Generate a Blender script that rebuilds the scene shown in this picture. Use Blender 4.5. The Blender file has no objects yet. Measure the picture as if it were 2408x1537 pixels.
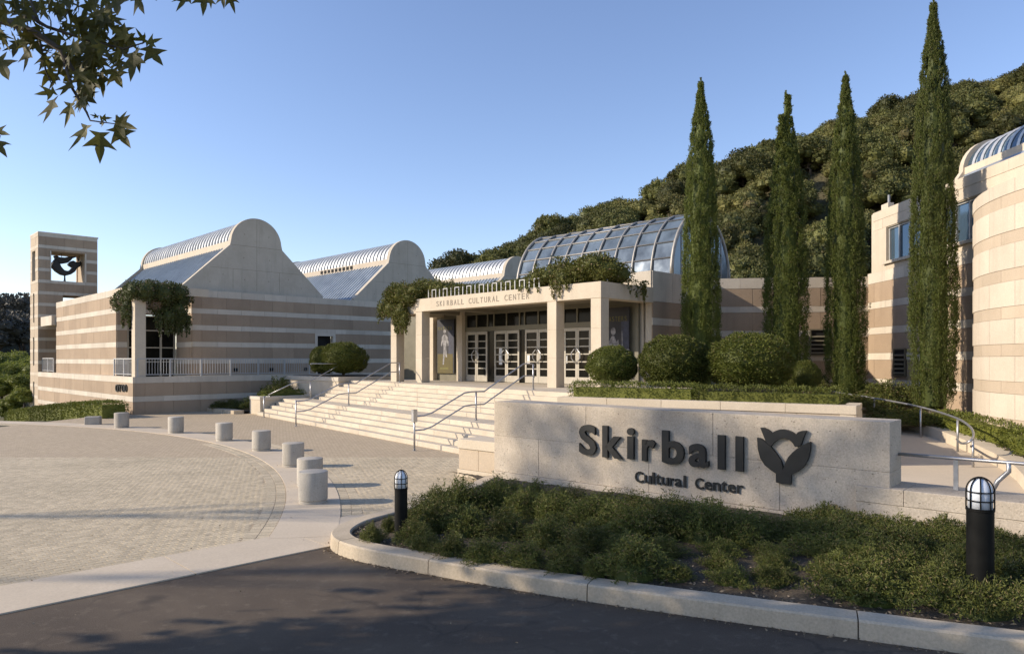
import bpy, math, random
import numpy as np
from mathutils import Vector, Matrix

random.seed(7)
S = bpy.context.scene
COL = S.collection

# ------------------------------------------------------------------ camera
# pixel units below are those of a 2408 x 1537 view of the photograph
F, CX, HY, EYE = 1684.0, 1204.0, 845.0, 2.6
cam_d = bpy.data.cameras.new('camera')
cam = bpy.data.objects.new('camera', cam_d)
COL.objects.link(cam)
cam.location = (0, 0, EYE)
cam.rotation_euler = (math.radians(90), 0, 0)
cam_d.sensor_width = 36.0
cam_d.lens = F / 2408.0 * 36.0
cam_d.shift_y = (HY - 768.5) / 2408.0
cam_d.clip_start = 0.05
cam_d.clip_end = 3000
S.camera = cam

# ------------------------------------------------------------------ light
SUN_DIR = Vector((-1.0, -0.10, 0.48)).normalized()      # towards the sun
elev = math.asin(SUN_DIR.z)
w = bpy.data.worlds.new('World'); S.world = w; w.use_nodes = True
nt = w.node_tree
bg = nt.nodes['Background']
sky = nt.nodes.new('ShaderNodeTexSky')
sky.sky_type = 'NISHITA'; sky.sun_disc = False
sky.sun_elevation = elev
sky.sun_rotation = math.atan2(SUN_DIR.x, SUN_DIR.y)
sky.altitude = 200; sky.air_density = 1.0; sky.dust_density = 0.35; sky.ozone_density = 1.6
tint = nt.nodes.new('ShaderNodeVectorMath'); tint.operation = 'MULTIPLY'; tint.inputs[1].default_value = (0.945, 0.905, 1.0)   # whole sky, a touch less green
nt.links.new(sky.outputs[0], tint.inputs[0]); nt.links.new(tint.outputs[0], bg.inputs[0])
bg.inputs[1].default_value = 0.125
sd = bpy.data.lights.new('sun', 'SUN'); sun = bpy.data.objects.new('sun', sd); COL.objects.link(sun)
sd.energy = 3.3; sd.angle = math.radians(0.5); sd.color = (1.0, 0.865, 0.70)
sun.rotation_euler = SUN_DIR.to_track_quat('Z', 'Y').to_euler()
sun.location = (-60, -6, 40)
S.view_settings.view_transform = 'Standard'; S.view_settings.look = 'None'
S.view_settings.exposure = 0.82; S.view_settings.gamma = 1.0
S.render.engine = 'CYCLES'
S.cycles.use_denoising = True
S.cycles.max_bounces = 6; S.cycles.diffuse_bounces = 3; S.cycles.glossy_bounces = 2
S.cycles.transmission_bounces = 3; S.cycles.transparent_max_bounces = 4
S.cycles.caustics_reflective = False; S.cycles.caustics_refractive = False

# ------------------------------------------------------------------ frames
UV_ = Vector((-0.702, 0.712, 0)).normalized()           # along the entrance front, away to the left
VV_ = Vector((UV_.y, -UV_.x, 0))                        # into the building, away to the right
O_ = Vector((1.45, 25.5, 0))                            # foot of an entrance column
def B(u, v, z=0.0): return O_ + UV_ * u + VV_ * v + Vector((0, 0, z))
def gp(px, py, z=0.0):
    Y = F * (EYE - z) / (py - HY)
    return Vector(((px - CX) / F * Y, Y, z))
def at(px, Y, z): return Vector(((px - CX) / F * Y, Y, z))
def ray(px, py): return Vector(((px - CX) / F, 1.0, (HY - py) / F))
def hit(px, py, p0, n):
    r = ray(px, py); c = Vector((0, 0, EYE))
    return c + r * ((Vector(p0) - c).dot(n) / r.dot(n))
def u_of(px, v):
    p = hit(px, HY, B(0, v, EYE), VV_); return (p - O_).dot(UV_)
def v_of(px, u):
    p = hit(px, HY, B(u, 0, EYE), UV_); return (p - O_).dot(VV_)
RZU = math.atan2(UV_.y, UV_.x); RZV = math.atan2(VV_.y, VV_.x)

# ------------------------------------------------------------------ materials
MATS = {}
def _new(name):
    m = bpy.data.materials.new(name); m.use_nodes = True
    t = m.node_tree; b = t.nodes['Principled BSDF']
    MATS[name] = m
    return m, t, b
def N(t, typ, **kw):
    n = t.nodes.new(typ)
    for k, v in kw.items():
        if k.startswith('i_'): n.inputs[k[2:].replace('_', ' ')].default_value = v
        else: setattr(n, k, v)
    return n
def mapr(t, src, a, b, c, d):
    n = t.nodes.new('ShaderNodeMapRange')
    n.inputs[1].default_value = a; n.inputs[2].default_value = b
    n.inputs[3].default_value = c; n.inputs[4].default_value = d
    t.links.new(src, n.inputs[0]); return n.outputs[0]
def math2(t, op, a, b):
    n = t.nodes.new('ShaderNodeMath'); n.operation = op
    for i, x in enumerate((a, b)):
        if isinstance(x, (int, float)): n.inputs[i].default_value = x
        else: t.links.new(x, n.inputs[i])
    return n.outputs[0]
def mixc(t, fac, a, b, mode='MIX'):
    n = t.nodes.new('ShaderNodeMix'); n.data_type = 'RGBA'; n.blend_type = mode
    if isinstance(fac, (int, float)): n.inputs[0].default_value = fac
    else: t.links.new(fac, n.inputs[0])
    for i, x in ((6, a), (7, b)):
        if isinstance(x, tuple): n.inputs[i].default_value = (*x, 1)
        else: t.links.new(x, n.inputs[i])
    return n.outputs[2]
def noise(t, vec, scale, detail=5, rough=0.6, dist=0.0):
    n = t.nodes.new('ShaderNodeTexNoise'); n.inputs['Scale'].default_value = scale
    n.inputs['Detail'].default_value = detail; n.inputs['Roughness'].default_value = rough
    n.inputs['Distortion'].default_value = dist
    t.links.new(vec, n.inputs['Vector']); return n.outputs[0]
def vscale(t, vec, s):
    n = t.nodes.new('ShaderNodeVectorMath'); n.operation = 'MULTIPLY'; n.inputs[1].default_value = s
    t.links.new(vec, n.inputs[0]); return n.outputs[0]
def pos(t): return t.nodes.new('ShaderNodeNewGeometry').outputs['Position']
def bump(t, b, h, strength, dist=0.02):
    n = t.nodes.new('ShaderNodeBump'); n.inputs['Strength'].default_value = strength
    n.inputs['Distance'].default_value = dist
    t.links.new(h, n.inputs['Height']); t.links.new(n.outputs[0], b.inputs['Normal'])

def stone(name, col, dark, rnd=0.07, streak=0.35, pits=0.0, speck=0.12, rough=0.85, bmp=0.25, mottle=1.0):
    m, t, b = _new(name)
    col = tuple(a * k for a, k in zip(col, (1.01, .985, .935))); dark = tuple(a * k for a, k in zip(dark, (1.01, .985, .935)))
    p = pos(t)
    n1 = noise(t, p, 0.9 * mottle, 7, 0.62)
    c = mixc(t, mapr(t, n1, 0.36, 0.68, 0, 0.75), col, dark)
    st = noise(t, vscale(t, p, (2.2, 2.2, 0.22)), 1.0, 6, 0.65)
    c = mixc(t, mapr(t, st, 0.52, 0.80, 0, streak), c, tuple(x * 0.55 for x in dark))
    fine = noise(t, p, 38.0, 4, 0.7)
    k = mapr(t, fine, 0.3, 0.7, 1 - speck, 1 + speck)
    oi = t.nodes.new('ShaderNodeObjectInfo').outputs['Random']
    k = math2(t, 'MULTIPLY', k, mapr(t, oi, 0, 1, 1 - rnd, 1 + rnd))
    mx = t.nodes.new('ShaderNodeVectorMath'); mx.operation = 'SCALE'
    t.links.new(c, mx.inputs[0]); t.links.new(k, mx.inputs[3])
    c = mx.outputs[0]
    hgt = fine
    if pits:
        vo = t.nodes.new('ShaderNodeTexNoise'); vo.inputs['Scale'].default_value = 22; vo.inputs['Detail'].default_value = 3
        t.links.new(vscale(t, p, (1, 1, 1.6)), vo.inputs['Vector'])
        pm = mapr(t, vo.outputs[0], 0.66, 0.72, 0, pits)
        c = mixc(t, pm, c, tuple(x * 0.3 for x in dark))
        hgt = math2(t, 'SUBTRACT', fine, pm)
    t.links.new(c, b.inputs['Base Color'])
    b.inputs['Roughness'].default_value = rough
    b.inputs['Specular IOR Level'].default_value = 0.25
    bump(t, b, hgt, bmp, 0.01)
    return m
def plain(name, col, rough=0.5, metal=0.0, var=0.1, scale=3.0, spec=0.5):
    m, t, b = _new(name)
    n1 = noise(t, pos(t), scale, 5)
    k = mapr(t, n1, 0.3, 0.7, 1 - var, 1 + var)
    mx = t.nodes.new('ShaderNodeVectorMath'); mx.operation = 'SCALE'
    mx.inputs[0].default_value = col; t.links.new(k, mx.inputs[3])
    t.links.new(mx.outputs[0], b.inputs['Base Color'])
    t.links.new(mapr(t, n1, 0.3, 0.7, max(0.02, rough - 0.08), min(1, rough + 0.08)), b.inputs['Roughness'])
    b.inputs['Metallic'].default_value = metal
    b.inputs['Specular IOR Level'].default_value = spec
    return m
def leafm(name, c1, c2, c3=None, trans=0.25, amt3=0.08, rough=0.6, patch=0.6, orand=0.22):
    """foliage: every leaf (mesh island) has its own tone, patches of the plant another"""
    m, t, b = _new(name)
    g = t.nodes.new('ShaderNodeNewGeometry')
    r = g.outputs['Random Per Island']
    c = mixc(t, mapr(t, r, 0, 1, 0, 1), c1, c2)
    pn = noise(t, g.outputs['Position'], patch, 3)
    c = mixc(t, mapr(t, pn, 0.35, 0.7, 0, 0.6), c, tuple(0.5 * (a + d) for a, d in zip(c1, c2)))
    oi = t.nodes.new('ShaderNodeObjectInfo').outputs['Random']
    mx = t.nodes.new('ShaderNodeVectorMath'); mx.operation = 'SCALE'
    t.links.new(c, mx.inputs[0]); t.links.new(mapr(t, oi, 0, 1, 1 - orand, 1 + orand), mx.inputs[3]); c = mx.outputs[0]
    if c3:
        rr = math2(t, 'FRACT', math2(t, 'MULTIPLY', r, 37.31), 0)
        c = mixc(t, math2(t, 'LESS_THAN', rr, amt3), c, c3)
    t.links.new(c, b.inputs['Base Color'])
    b.inputs['Roughness'].default_value = rough; b.inputs['Specular IOR Level'].default_value = 0.3
    if trans:
        tr = t.nodes.new('ShaderNodeBsdfTranslucent'); t.links.new(c, tr.inputs[0])
        ms = t.nodes.new('ShaderNodeMixShader'); ms.inputs[0].default_value = trans
        out = t.nodes['Material Output']
        t.links.new(b.outputs[0], ms.inputs[1]); t.links.new(tr.outputs[0], ms.inputs[2])
        t.links.new(ms.outputs[0], out.inputs[0])
    return m

stone('pale_stone', (0.60, 0.55, 0.47), (0.50, 0.45, 0.375), rnd=0.08, streak=0.42)
stone('tan_stone', (0.38, 0.295, 0.215), (0.32, 0.245, 0.178), rnd=0.095, streak=0.38)
stone('cream_stone', (0.575, 0.51, 0.42), (0.50, 0.44, 0.355), rnd=0.07, streak=0.3)
stone('sand_stone', (0.475, 0.40, 0.31), (0.42, 0.35, 0.265), rnd=0.06, streak=0.2)
stone('gable_concrete', (0.52, 0.475, 0.40), (0.40, 0.36, 0.295), rnd=0.03, streak=0.5, speck=0.08, pits=0.5, mottle=0.8)
stone('portico_stone', (0.56, 0.495, 0.40), (0.47, 0.41, 0.32), rnd=0.04, streak=0.25)
stone('sign_travertine', (0.50, 0.445, 0.37), (0.36, 0.31, 0.25), rnd=0.05, streak=0.35, pits=0.8, speck=0.2, bmp=0.5, mottle=1.8)
stone('kerb_concrete', (0.53, 0.455, 0.35), (0.40, 0.34, 0.255), rnd=0.06, streak=0.45, speck=0.15, mottle=1.5)
stone('slab_concrete', (0.56, 0.485, 0.385), (0.48, 0.415, 0.325), rnd=0.03, streak=0.0, speck=0.1, mottle=0.7)
stone('step_stone', (0.56, 0.50, 0.41), (0.43, 0.38, 0.305), rnd=0.04, streak=0.2, speck=0.12)
stone('bollard_concrete', (0.44, 0.415, 0.37), (0.32, 0.30, 0.265), rnd=0.08, streak=0.9, pits=0.4, mottle=1.5)
stone('sett_stone', (0.50, 0.43, 0.315), (0.40, 0.345, 0.25), rnd=0.05, streak=0.0, speck=0.25, mottle=0.5)
stone('joint_sand', (0.17, 0.145, 0.11), (0.12, 0.10, 0.08), streak=0.0)
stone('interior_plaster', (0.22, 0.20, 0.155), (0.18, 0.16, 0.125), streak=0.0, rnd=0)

def sett_island():
    m = MATS['sett_stone']; t = m.node_tree; b = t.nodes['Principled BSDF']
    src = b.inputs['Base Color'].links[0].from_socket
    g = t.nodes.new('ShaderNodeNewGeometry')
    mx = t.nodes.new('ShaderNodeVectorMath'); mx.operation = 'SCALE'
    t.links.new(src, mx.inputs[0]); t.links.new(mapr(t, g.outputs['Random Per Island'], 0, 1, 0.86, 1.12), mx.inputs[3])
    t.links.new(mx.outputs[0], b.inputs['Base Color'])
sett_island()
def paving_far():
    m, t, b = _new('paving')
    p = pos(t)
    mp = t.nodes.new('ShaderNodeMapping'); mp.inputs['Rotation'].default_value = (0, 0, -RZV)
    t.links.new(p, mp.inputs[0])
    br = t.nodes.new('ShaderNodeTexBrick')
    br.inputs['Color1'].default_value = (0.51, 0.412, 0.285, 1); br.inputs['Color2'].default_value = (0.42, 0.34, 0.23, 1)
    br.inputs['Mortar'].default_value = (0.31, 0.245, 0.165, 1); br.inputs['Scale'].default_value = 1.0
    br.inputs['Brick Width'].default_value = 0.12; br.inputs['Row Height'].default_value = 0.12
    br.inputs['Mortar Size'].default_value = 0.008
    t.links.new(mp.outputs[0], br.inputs[0])
    n1 = noise(t, p, 0.5, 6)
    c = mixc(t, mapr(t, n1, 0.35, 0.7, 0, 0.35), br.outputs[0], (0.38, 0.305, 0.215))
    t.links.new(c, b.inputs['Base Color']); b.inputs['Roughness'].default_value = 0.9
    b.inputs['Specular IOR Level'].default_value = 0.2
    bump(t, b, br.outputs[1], -0.35, 0.012)
paving_far()
def asphalt():
    m, t, b = _new('asphalt')
    p = pos(t)
    big = noise(t, p, 0.35, 6, 0.6, 0.6); fine = noise(t, p, 120, 3, 0.8); mid = noise(t, p, 6, 6, 0.7)
    c = mixc(t, mapr(t, big, 0.45, 0.68, 0, 0.8), (0.068, 0.050, 0.034), (0.135, 0.103, 0.070))
    c = mixc(t, mapr(t, mid, 0.54, 0.72, 0, 0.6), c, (0.17, 0.135, 0.095))
    c = mixc(t, mapr(t, fine, 0.50, 0.72, 0, 0.75), c, (0.21, 0.175, 0.135))
    wv = t.nodes.new('ShaderNodeVectorMath'); wv.operation = 'ADD'
    nz = t.nodes.new('ShaderNodeTexNoise'); nz.inputs['Scale'].default_value = 1.6; nz.inputs['Detail'].default_value = 5
    t.links.new(p, nz.inputs['Vector']); t.links.new(p, wv.inputs[0]); t.links.new(vscale(t, nz.outputs['Color'], (.9, .9, 0)), wv.inputs[1])
    vo = t.nodes.new('ShaderNodeTexVoronoi'); vo.feature = 'DISTANCE_TO_EDGE'; vo.inputs['Scale'].default_value = 0.42
    t.links.new(wv.outputs[0], vo.inputs['Vector'])
    msk = math2(t, 'MULTIPLY', mapr(t, vo.outputs[0], 0.0, 0.012, 1, 0), mapr(t, noise(t, p, 0.5, 2), 0.45, 0.6, 0, 0.45))
    c = mixc(t, msk, c, (0.02, 0.017, 0.014))
    oil = noise(t, p, 1.1, 3, 0.5)
    c = mixc(t, mapr(t, oil, 0.66, 0.74, 0, 0.55), c, (0.025, 0.021, 0.018))
    t.links.new(c, b.inputs['Base Color']); b.inputs['Roughness'].default_value = 0.88
    b.inputs['Specular IOR Level'].default_value = 0.3
    bump(t, b, math2(t, 'ADD', fine, mid), 0.5, 0.006)
asphalt()
def soil():
    m, t, b = _new('mulch')
    p = pos(t)
    n1 = noise(t, p, 28, 6, 0.8); n2 = noise(t, p, 3, 4)
    c = mixc(t, mapr(t, n1, 0.35, 0.7, 0, 1), (0.035, 0.027, 0.018), (0.15, 0.115, 0.075))
    c = mixc(t, mapr(t, n2, 0.5, 0.7, 0, 0.5), c, (0.05, 0.055, 0.02))
    t.links.new(c, b.inputs['Base Color']); b.inputs['Roughness'].default_value = 0.95
    bump(t, b, n1, 1.0, 0.03)
soil()
def terrain_mat():
    m, t, b = _new('hill_ground')
    p = pos(t)
    n1 = noise(t, p, 0.12, 6); n2 = noise(t, p, 1.5, 5)
    c = mixc(t, mapr(t, n1, 0.4, 0.65, 0, 1), (0.045, 0.05, 0.02), (0.13, 0.105, 0.055))
    c = mixc(t, mapr(t, n2, 0.45, 0.7, 0, 0.6), c, (0.035, 0.045, 0.015))
    t.links.new(c, b.inputs['Base Color']); b.inputs['Roughness'].default_value = 0.95
    bump(t, b, n2, 1.0, 0.3)
terrain_mat()
plain('roof_metal', (0.36, 0.41, 0.45), 0.38, 0.55, 0.12, 1.2)
plain('vault_metal', (0.62, 0.63, 0.62), 0.42, 0.4, 0.1, 1.2)
plain('rail_steel', (0.42, 0.42, 0.42), 0.38, 0.75, 0.1, 8)
plain('rail_white', (0.42, 0.42, 0.41), 0.5, 0.2, 0.08, 6)
plain('black_metal', (0.010, 0.010, 0.009), 0.5, 0.0, 0.2, 8, spec=0.12)
plain('sign_metal', (0.018, 0.019, 0.018), 0.5, 0.3, 0.2, 6)
plain('bronze_dark', (0.03, 0.028, 0.026), 0.55, 0.4, 0.3, 3)
plain('frosted_glass', (0.72, 0.76, 0.80), 0.25, 0.0, 0.04, 4)
plain('door_frame', (0.40, 0.365, 0.295), 0.45, 0.1, 0.06, 3)
plain('dark_frame', (0.16, 0.145, 0.10), 0.5, 0.1, 0.1, 3)
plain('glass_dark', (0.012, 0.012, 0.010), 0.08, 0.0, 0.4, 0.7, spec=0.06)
plain('glass_window', (0.10, 0.16, 0.22), 0.05, 0.55, 0.15, 0.5, spec=0.8)
plain('glass_vault', (0.13, 0.165, 0.195), 0.12, 0.25, 0.5, 0.9, spec=0.6)
plain('vault_rib', (0.30, 0.285, 0.255), 0.5, 0.4, 0.1, 4)
plain('poster_black', (0.014, 0.014, 0.018), 0.6, 0, 0.3, 2)
plain('poster_yellow', (0.085, 0.065, 0.01), 0.6, 0, 0.2, 4)
plain('poster_grey', (0.22, 0.215, 0.22), 0.7, 0, 0.7, 7)
plain('poster_blue', (0.045, 0.05, 0.075), 0.7, 0, 0.5, 4)
plain('poster_gold', (0.14, 0.125, 0.03), 0.7, 0, 0.2, 6)
plain('recess_tone', (0.25, 0.215, 0.165), 0.9, 0, 0.15, 8)  # darker stone tone stands in for the shade inside cuts and holes
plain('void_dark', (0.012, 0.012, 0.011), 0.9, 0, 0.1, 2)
plain('paper_white', (0.7, 0.7, 0.68), 0.8, 0, 0.05, 3)
plain('bark', (0.085, 0.068, 0.05), 0.9, 0, 0.5, 14)
plain('bark_pale', (0.17, 0.145, 0.115), 0.9, 0, 0.5, 6)
plain('chip_wood', (0.26, 0.20, 0.13), 0.9, 0, 0.5, 9)
leafm('cypress_leaf', (0.055, 0.075, 0.013), (0.130, 0.150, 0.026), (0.15, 0.13, 0.05), trans=0.15, amt3=0.04)
leafm('topiary_leaf', (0.072, 0.092, 0.015), (0.155, 0.165, 0.030), (0.17, 0.14, 0.06), trans=0.2, amt3=0.05)
leafm('hedge_leaf', (0.075, 0.095, 0.014), (0.165, 0.175, 0.030), None, trans=0.2)
leafm('shrub_leaf', (0.045, 0.062, 0.013), (0.165, 0.175, 0.038), (0.20, 0.155, 0.07), trans=0.2, amt3=0.10)
leafm('vine_leaf', (0.070, 0.080, 0.016), (0.150, 0.150, 0.030), (0.22, 0.16, 0.08), trans=0.25, amt3=0.07)
leafm('flower_vine_leaf', (0.042, 0.055, 0.016), (0.095, 0.105, 0.03), (0.24, 0.17, 0.13), trans=0.2, amt3=0.06)
leafm('oak_leaf', (0.052, 0.064, 0.017), (0.130, 0.128, 0.037), (0.11, 0.095, 0.035), trans=0.15, patch=0.12, orand=0.42)
leafm('olive_leaf', (0.090, 0.096, 0.028), (0.19, 0.175, 0.056), (0.15, 0.12, 0.05), trans=0.15, patch=0.12, orand=0.38)
leafm('sunlit_leaf', (0.13, 0.16, 0.03), (0.24, 0.26, 0.05), None, trans=0.35)  # brighter hedge leaf: sunlight put into the colour of the trees below the tower
leafm('far_leaf', (0.085, 0.078, 0.060), (0.11, 0.10, 0.075), None, trans=0.0, patch=0.05)  # greyed leaf colour stands in for the haze of distance
leafm('plane_leaf', (0.075, 0.072, 0.014), (0.13, 0.12, 0.022), (0.13, 0.105, 0.03), trans=0.4, amt3=0.08)

# ------------------------------------------------------------------ builders
def link(o):
    COL.objects.link(o); return o
def tag(o, label=None, cat=None, group=None, kind=None):
    if label: o['label'] = label
    if cat: o['category'] = cat
    if group: o['group'] = group
    if kind: o['kind'] = kind
    return o
def thing(name, loc, label, cat, group=None):
    o = link(bpy.data.objects.new(name, None)); o.location = loc; o.empty_display_size = 0.3
    return tag(o, label, cat, group)
def wloc(o):
    p = Vector((0, 0, 0))
    while o is not None:
        p += o.location; o = o.parent
    return p
def put(name, me, mat, parent=None, smooth=False):
    """mesh given in world coordinates -> object; under a parent the parent's place is taken off"""
    if mat and not me.materials: me.materials.append(MATS[mat])
    if smooth:
        me.polygons.foreach_set('use_smooth', [True] * len(me.polygons))
    o = link(bpy.data.objects.new(name, me))
    if parent is not None:
        o.parent = parent
        off = wloc(parent); me.transform(Matrix.Translation(-off))
    return o
def np_mesh(name, v, f):
    """v (n,3) float, f (m,k) int"""
    v = np.asarray(v, dtype=np.float32); f = np.asarray(f, dtype=np.int32)
    me = bpy.data.meshes.new(name)
    me.vertices.add(len(v)); me.vertices.foreach_set('co', v.ravel())
    k = f.shape[1]
    me.loops.add(f.size); me.loops.foreach_set('vertex_index', f.ravel())
    me.polygons.add(len(f)); me.polygons.foreach_set('loop_start', np.arange(0, f.size, k, dtype=np.int32))
    me.update(calc_edges=True); me.validate()
    me.polygons.foreach_set('use_smooth', np.zeros(len(me.polygons), dtype=bool))
    return me
class MB:
    def __init__(s): s.v = []; s.f = []
    def poly(s, pts):
        n = len(s.v); s.v += [tuple(p) for p in pts]; s.f.append(tuple(range(n, n + len(pts))))
    def box(s, o, a, b, c):
        o, a, b, c = Vector(o), Vector(a), Vector(b), Vector(c)
        if a.cross(b).dot(c) < 0: a, b = b, a
        n = len(s.v)
        s.v += [tuple(o + a * i + b * j + c * k) for k in (0, 1) for j in (0, 1) for i in (0, 1)]
        for q in ((0, 2, 3, 1), (4, 5, 7, 6), (0, 1, 5, 4), (2, 6, 7, 3), (0, 4, 6, 2), (1, 3, 7, 5)):
            s.f.append(tuple(n + i for i in q))
        return s
    def cbox(s, c, size, rz=0):
        ca, sa = math.cos(rz), math.sin(rz); c = Vector(c)
        ax, ay, az = Vector((ca, sa, 0)) * size[0], Vector((-sa, ca, 0)) * size[1], Vector((0, 0, size[2]))
        return s.box(c - ax / 2 - ay / 2 - az / 2, ax, ay, az)
    def prism(s, pts, vec):
        """closed solid: polygon pts pushed along vec"""
        n = len(s.v); k = len(pts); vec = Vector(vec)
        nor = Vector((0, 0, 0))
        P = [Vector(p) for p in pts]
        for i in range(k): nor += P[i].cross(P[(i + 1) % k])
        if nor.dot(vec) > 0: P = P[::-1]
        s.v += [tuple(p) for p in P] + [tuple(p + vec) for p in P]
        s.f.append(tuple(range(n, n + k))); s.f.append(tuple(range(n + 2 * k - 1, n + k - 1, -1)))
        for i in range(k):
            j = (i + 1) % k; s.f.append((n + i, n + k + i, n + k + j, n + j))
        return s
    def tube(s, pts, r, n=8, caps=True):
        P = [Vector(p) for p in pts]; R = r if isinstance(r, (list, tuple)) else [r] * len(P)
        base = len(s.v); prev = None
        for i, p in enumerate(P):
            d = (P[min(i + 1, len(P) - 1)] - P[max(i - 1, 0)]).normalized()
            if prev is None:
                a = d.cross(Vector((0, 0, 1)))
                if a.length < 1e-3: a = d.cross(Vector((1, 0, 0)))
            else: a = prev - d * prev.dot(d)
            a.normalize(); prev = a; b = d.cross(a)
            for k in range(n):
                t = 2 * math.pi * k / n
                s.v.append(tuple(p + (a * math.cos(t) + b * math.sin(t)) * R[i]))
        for i in range(len(P) - 1):
            for k in range(n):
                k2 = (k + 1) % n
                s.f.append((base + i * n + k, base + i * n + k2, base + (i + 1) * n + k2, base + (i + 1) * n + k))
        if caps:
            s.f.append(tuple(base + k for k in range(n - 1, -1, -1)))
            s.f.append(tuple(base + (len(P) - 1) * n + k for k in range(n)))
        return s
    def lathe(s, prof, c, n=24):
        base = len(s.v); c = Vector(c)
        for r, z in prof:
            for k in range(n):
                t = 2 * math.pi * k / n
                s.v.append((c.x + r * math.cos(t), c.y + r * math.sin(t), c.z + z))
        for i in range(len(prof) - 1):
            for k in range(n):
                k2 = (k + 1) % n
                s.f.append((base + i * n + k, base + i * n + k2, base + (i + 1) * n + k2, base + (i + 1) * n + k))
        s.f.append(tuple(base + k for k in range(n - 1, -1, -1)))
        s.f.append(tuple(base + (len(prof) - 1) * n + k for k in range(n)))
        return s
    def mesh(s, name):
        me = bpy.data.meshes.new(name); me.from_pydata(s.v, [], s.f); me.validate(); me.update(); return me
    def build(s, name, mat, parent=None, smooth=False):
        return put(name, s.mesh(name), mat, parent, smooth)
def smooth_angle(o, deg=35):
    o.data.polygons.foreach_set('use_smooth', [True] * len(o.data.polygons))
    try: o.data.set_sharp_from_angle(angle=math.radians(deg))
    except Exception: pass
    return o
_cubes = {}
def bx(name, mat, parent, c, size, rz=0.0):
    """one box piece; all boxes of one material share a unit cube"""
    if mat not in _cubes:
        me = MB().cbox((0, 0, 0), (1, 1, 1)).mesh('unit_block_' + mat); me.materials.append(MATS[mat]); _cubes[mat] = me
    o = link(bpy.data.objects.new(name, _cubes[mat]))
    o.location = Vector(c) - (wloc(parent) if parent is not None else Vector((0, 0, 0)))
    o.parent = parent
    o.scale = size; o.rotation_euler = (0, 0, rz)
    return o
def bevel(o, wd=0.012, seg=2):
    md = o.modifiers.new('edge', 'BEVEL'); md.width = wd; md.segments = seg; md.limit_method = 'ANGLE'; return o
def rect_sub(r, holes):
    out = [r]
    for h in holes:
        nx = []
        for a0, a1, b0, b1 in out:
            if h[0] >= a1 or h[1] <= a0 or h[2] >= b1 or h[3] <= b0: nx.append((a0, a1, b0, b1)); continue
            if h[0] > a0: nx.append((a0, h[0], b0, b1))
            if h[1] < a1: nx.append((h[1], a1, b0, b1))
            x0, x1 = max(a0, h[0]), min(a1, h[1])
            if h[2] > b0: nx.append((x0, x1, b0, h[2]))
            if h[3] < b1: nx.append((x0, x1, h[3], b1))
        out = nx
    return out
def banded(parent, p0, d, n, L, z0, z1, top, pitch, holes=(), pw=1.3, thick=0.35, mats=('tan_stone', 'pale_stone'), back='gable_concrete', zmin=None, ext=0.0):
    """wall with stone panels: coping 'top', then tan/pale courses; p0 = foot of its left end, d along, n outwards"""
    p0 = Vector((p0[0], p0[1], 0)); d = Vector((d[0], d[1], 0)); n = Vector((n[0], n[1], 0))
    mb = MB()
    for a0, a1, b0, b1 in rect_sub((0, L, z0, z1), holes):
        mb.box(p0 + d * a0 + Vector((0, 0, b0)), d * (a1 - a0), -n * thick, Vector((0, 0, b1 - b0)))
    mb.build('wall', back, parent)
    rz = math.atan2(d.y, d.x)
    rows = [(z1 - top, z1, 1)]; z = z1 - top; k = 0
    while z > z0 + 0.02:
        h = pitch[k % 2]; k += 1
        rows.append((max(z - h, z0), z, (k + 1) % 2)); z -= h
    J = 0.008
    for ri, (b0, b1, pale) in enumerate(rows):
        if b1 - b0 < 0.05: continue
        for a0, a1, c0, c1 in rect_sub((-ext, L + ext, b0, b1), holes):
            if a1 - a0 < 0.04 or c1 - c0 < 0.04: continue
            s0 = a0; off = pw * (0.37 if ri % 2 else 0)
            cuts = [x * pw + off for x in range(-2, int(L / pw) + 3)]
            cuts = [x for x in cuts if a0 + 0.25 < x < a1 - 0.25]
            ed = [a0] + cuts + [a1]
            for e0, e1 in zip(ed[:-1], ed[1:]):
                pr = 0.034 + (0.008 if pale else 0.0) + random.uniform(-0.003, 0.003)
                c = p0 + d * ((e0 + e1) / 2) + n * (pr / 2) + Vector((0, 0, (c0 + c1) / 2))
                bx('stone_band' if pale else 'stone_panel', mats[1] if pale else mats[0], parent, c,
                   (e1 - e0 - (J if e1 - e0 > 0.2 else 0), pr, c1 - c0 - J), rz)

# letters and other outlines
def glyphs(chars, offset=0.0, extrude=0.5):
    out = {}
    objs = []
    for ch in chars:
        cu = bpy.data.curves.new('glyph', 'FONT'); cu.body = ch; cu.size = 1.0; cu.extrude = extrude; cu.offset = offset
        cu.resolution_u = 4
        ob = bpy.data.objects.new('glyph', cu); COL.objects.link(ob); objs.append((ch, ob, cu))
    bpy.context.view_layer.update()
    dg = bpy.context.evaluated_depsgraph_get()
    for ch, ob, cu in objs:
        me = bpy.data.meshes.new_from_object(ob.evaluated_get(dg)); n = len(me.vertices)
        co = np.empty(n * 3, dtype=np.float32); me.vertices.foreach_get('co', co)
        faces = [tuple(p.vertices) for p in me.polygons]
        out[ch] = (co.reshape(-1, 3), faces)
        bpy.data.objects.remove(ob); bpy.data.curves.remove(cu)
    return out
def letter(name, g, parent, mat, org, d, n, s0, s1, z0, z1, depth, lift=0.0):
    """place a glyph in the rectangle s0..s1, z0..z1 of a wall plane"""
    co, faces = g
    mn, mx_ = co.min(0), co.max(0); sz = np.maximum(mx_ - mn, 1e-6)
    q = (co - mn) / sz
    org, d, n = Vector(org), Vector(d), Vector(n)
    vs = [tuple(org + d * (s0 + (s1 - s0) * float(a)) + Vector((0, 0, z0 + (z1 - z0) * float(b))) + n * (lift + depth * float(c))) for a, b, c in q]
    me = bpy.data.meshes.new(name); me.from_pydata(vs, [], faces); me.validate(); me.update()
    return put(name, me, mat, parent)
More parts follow.
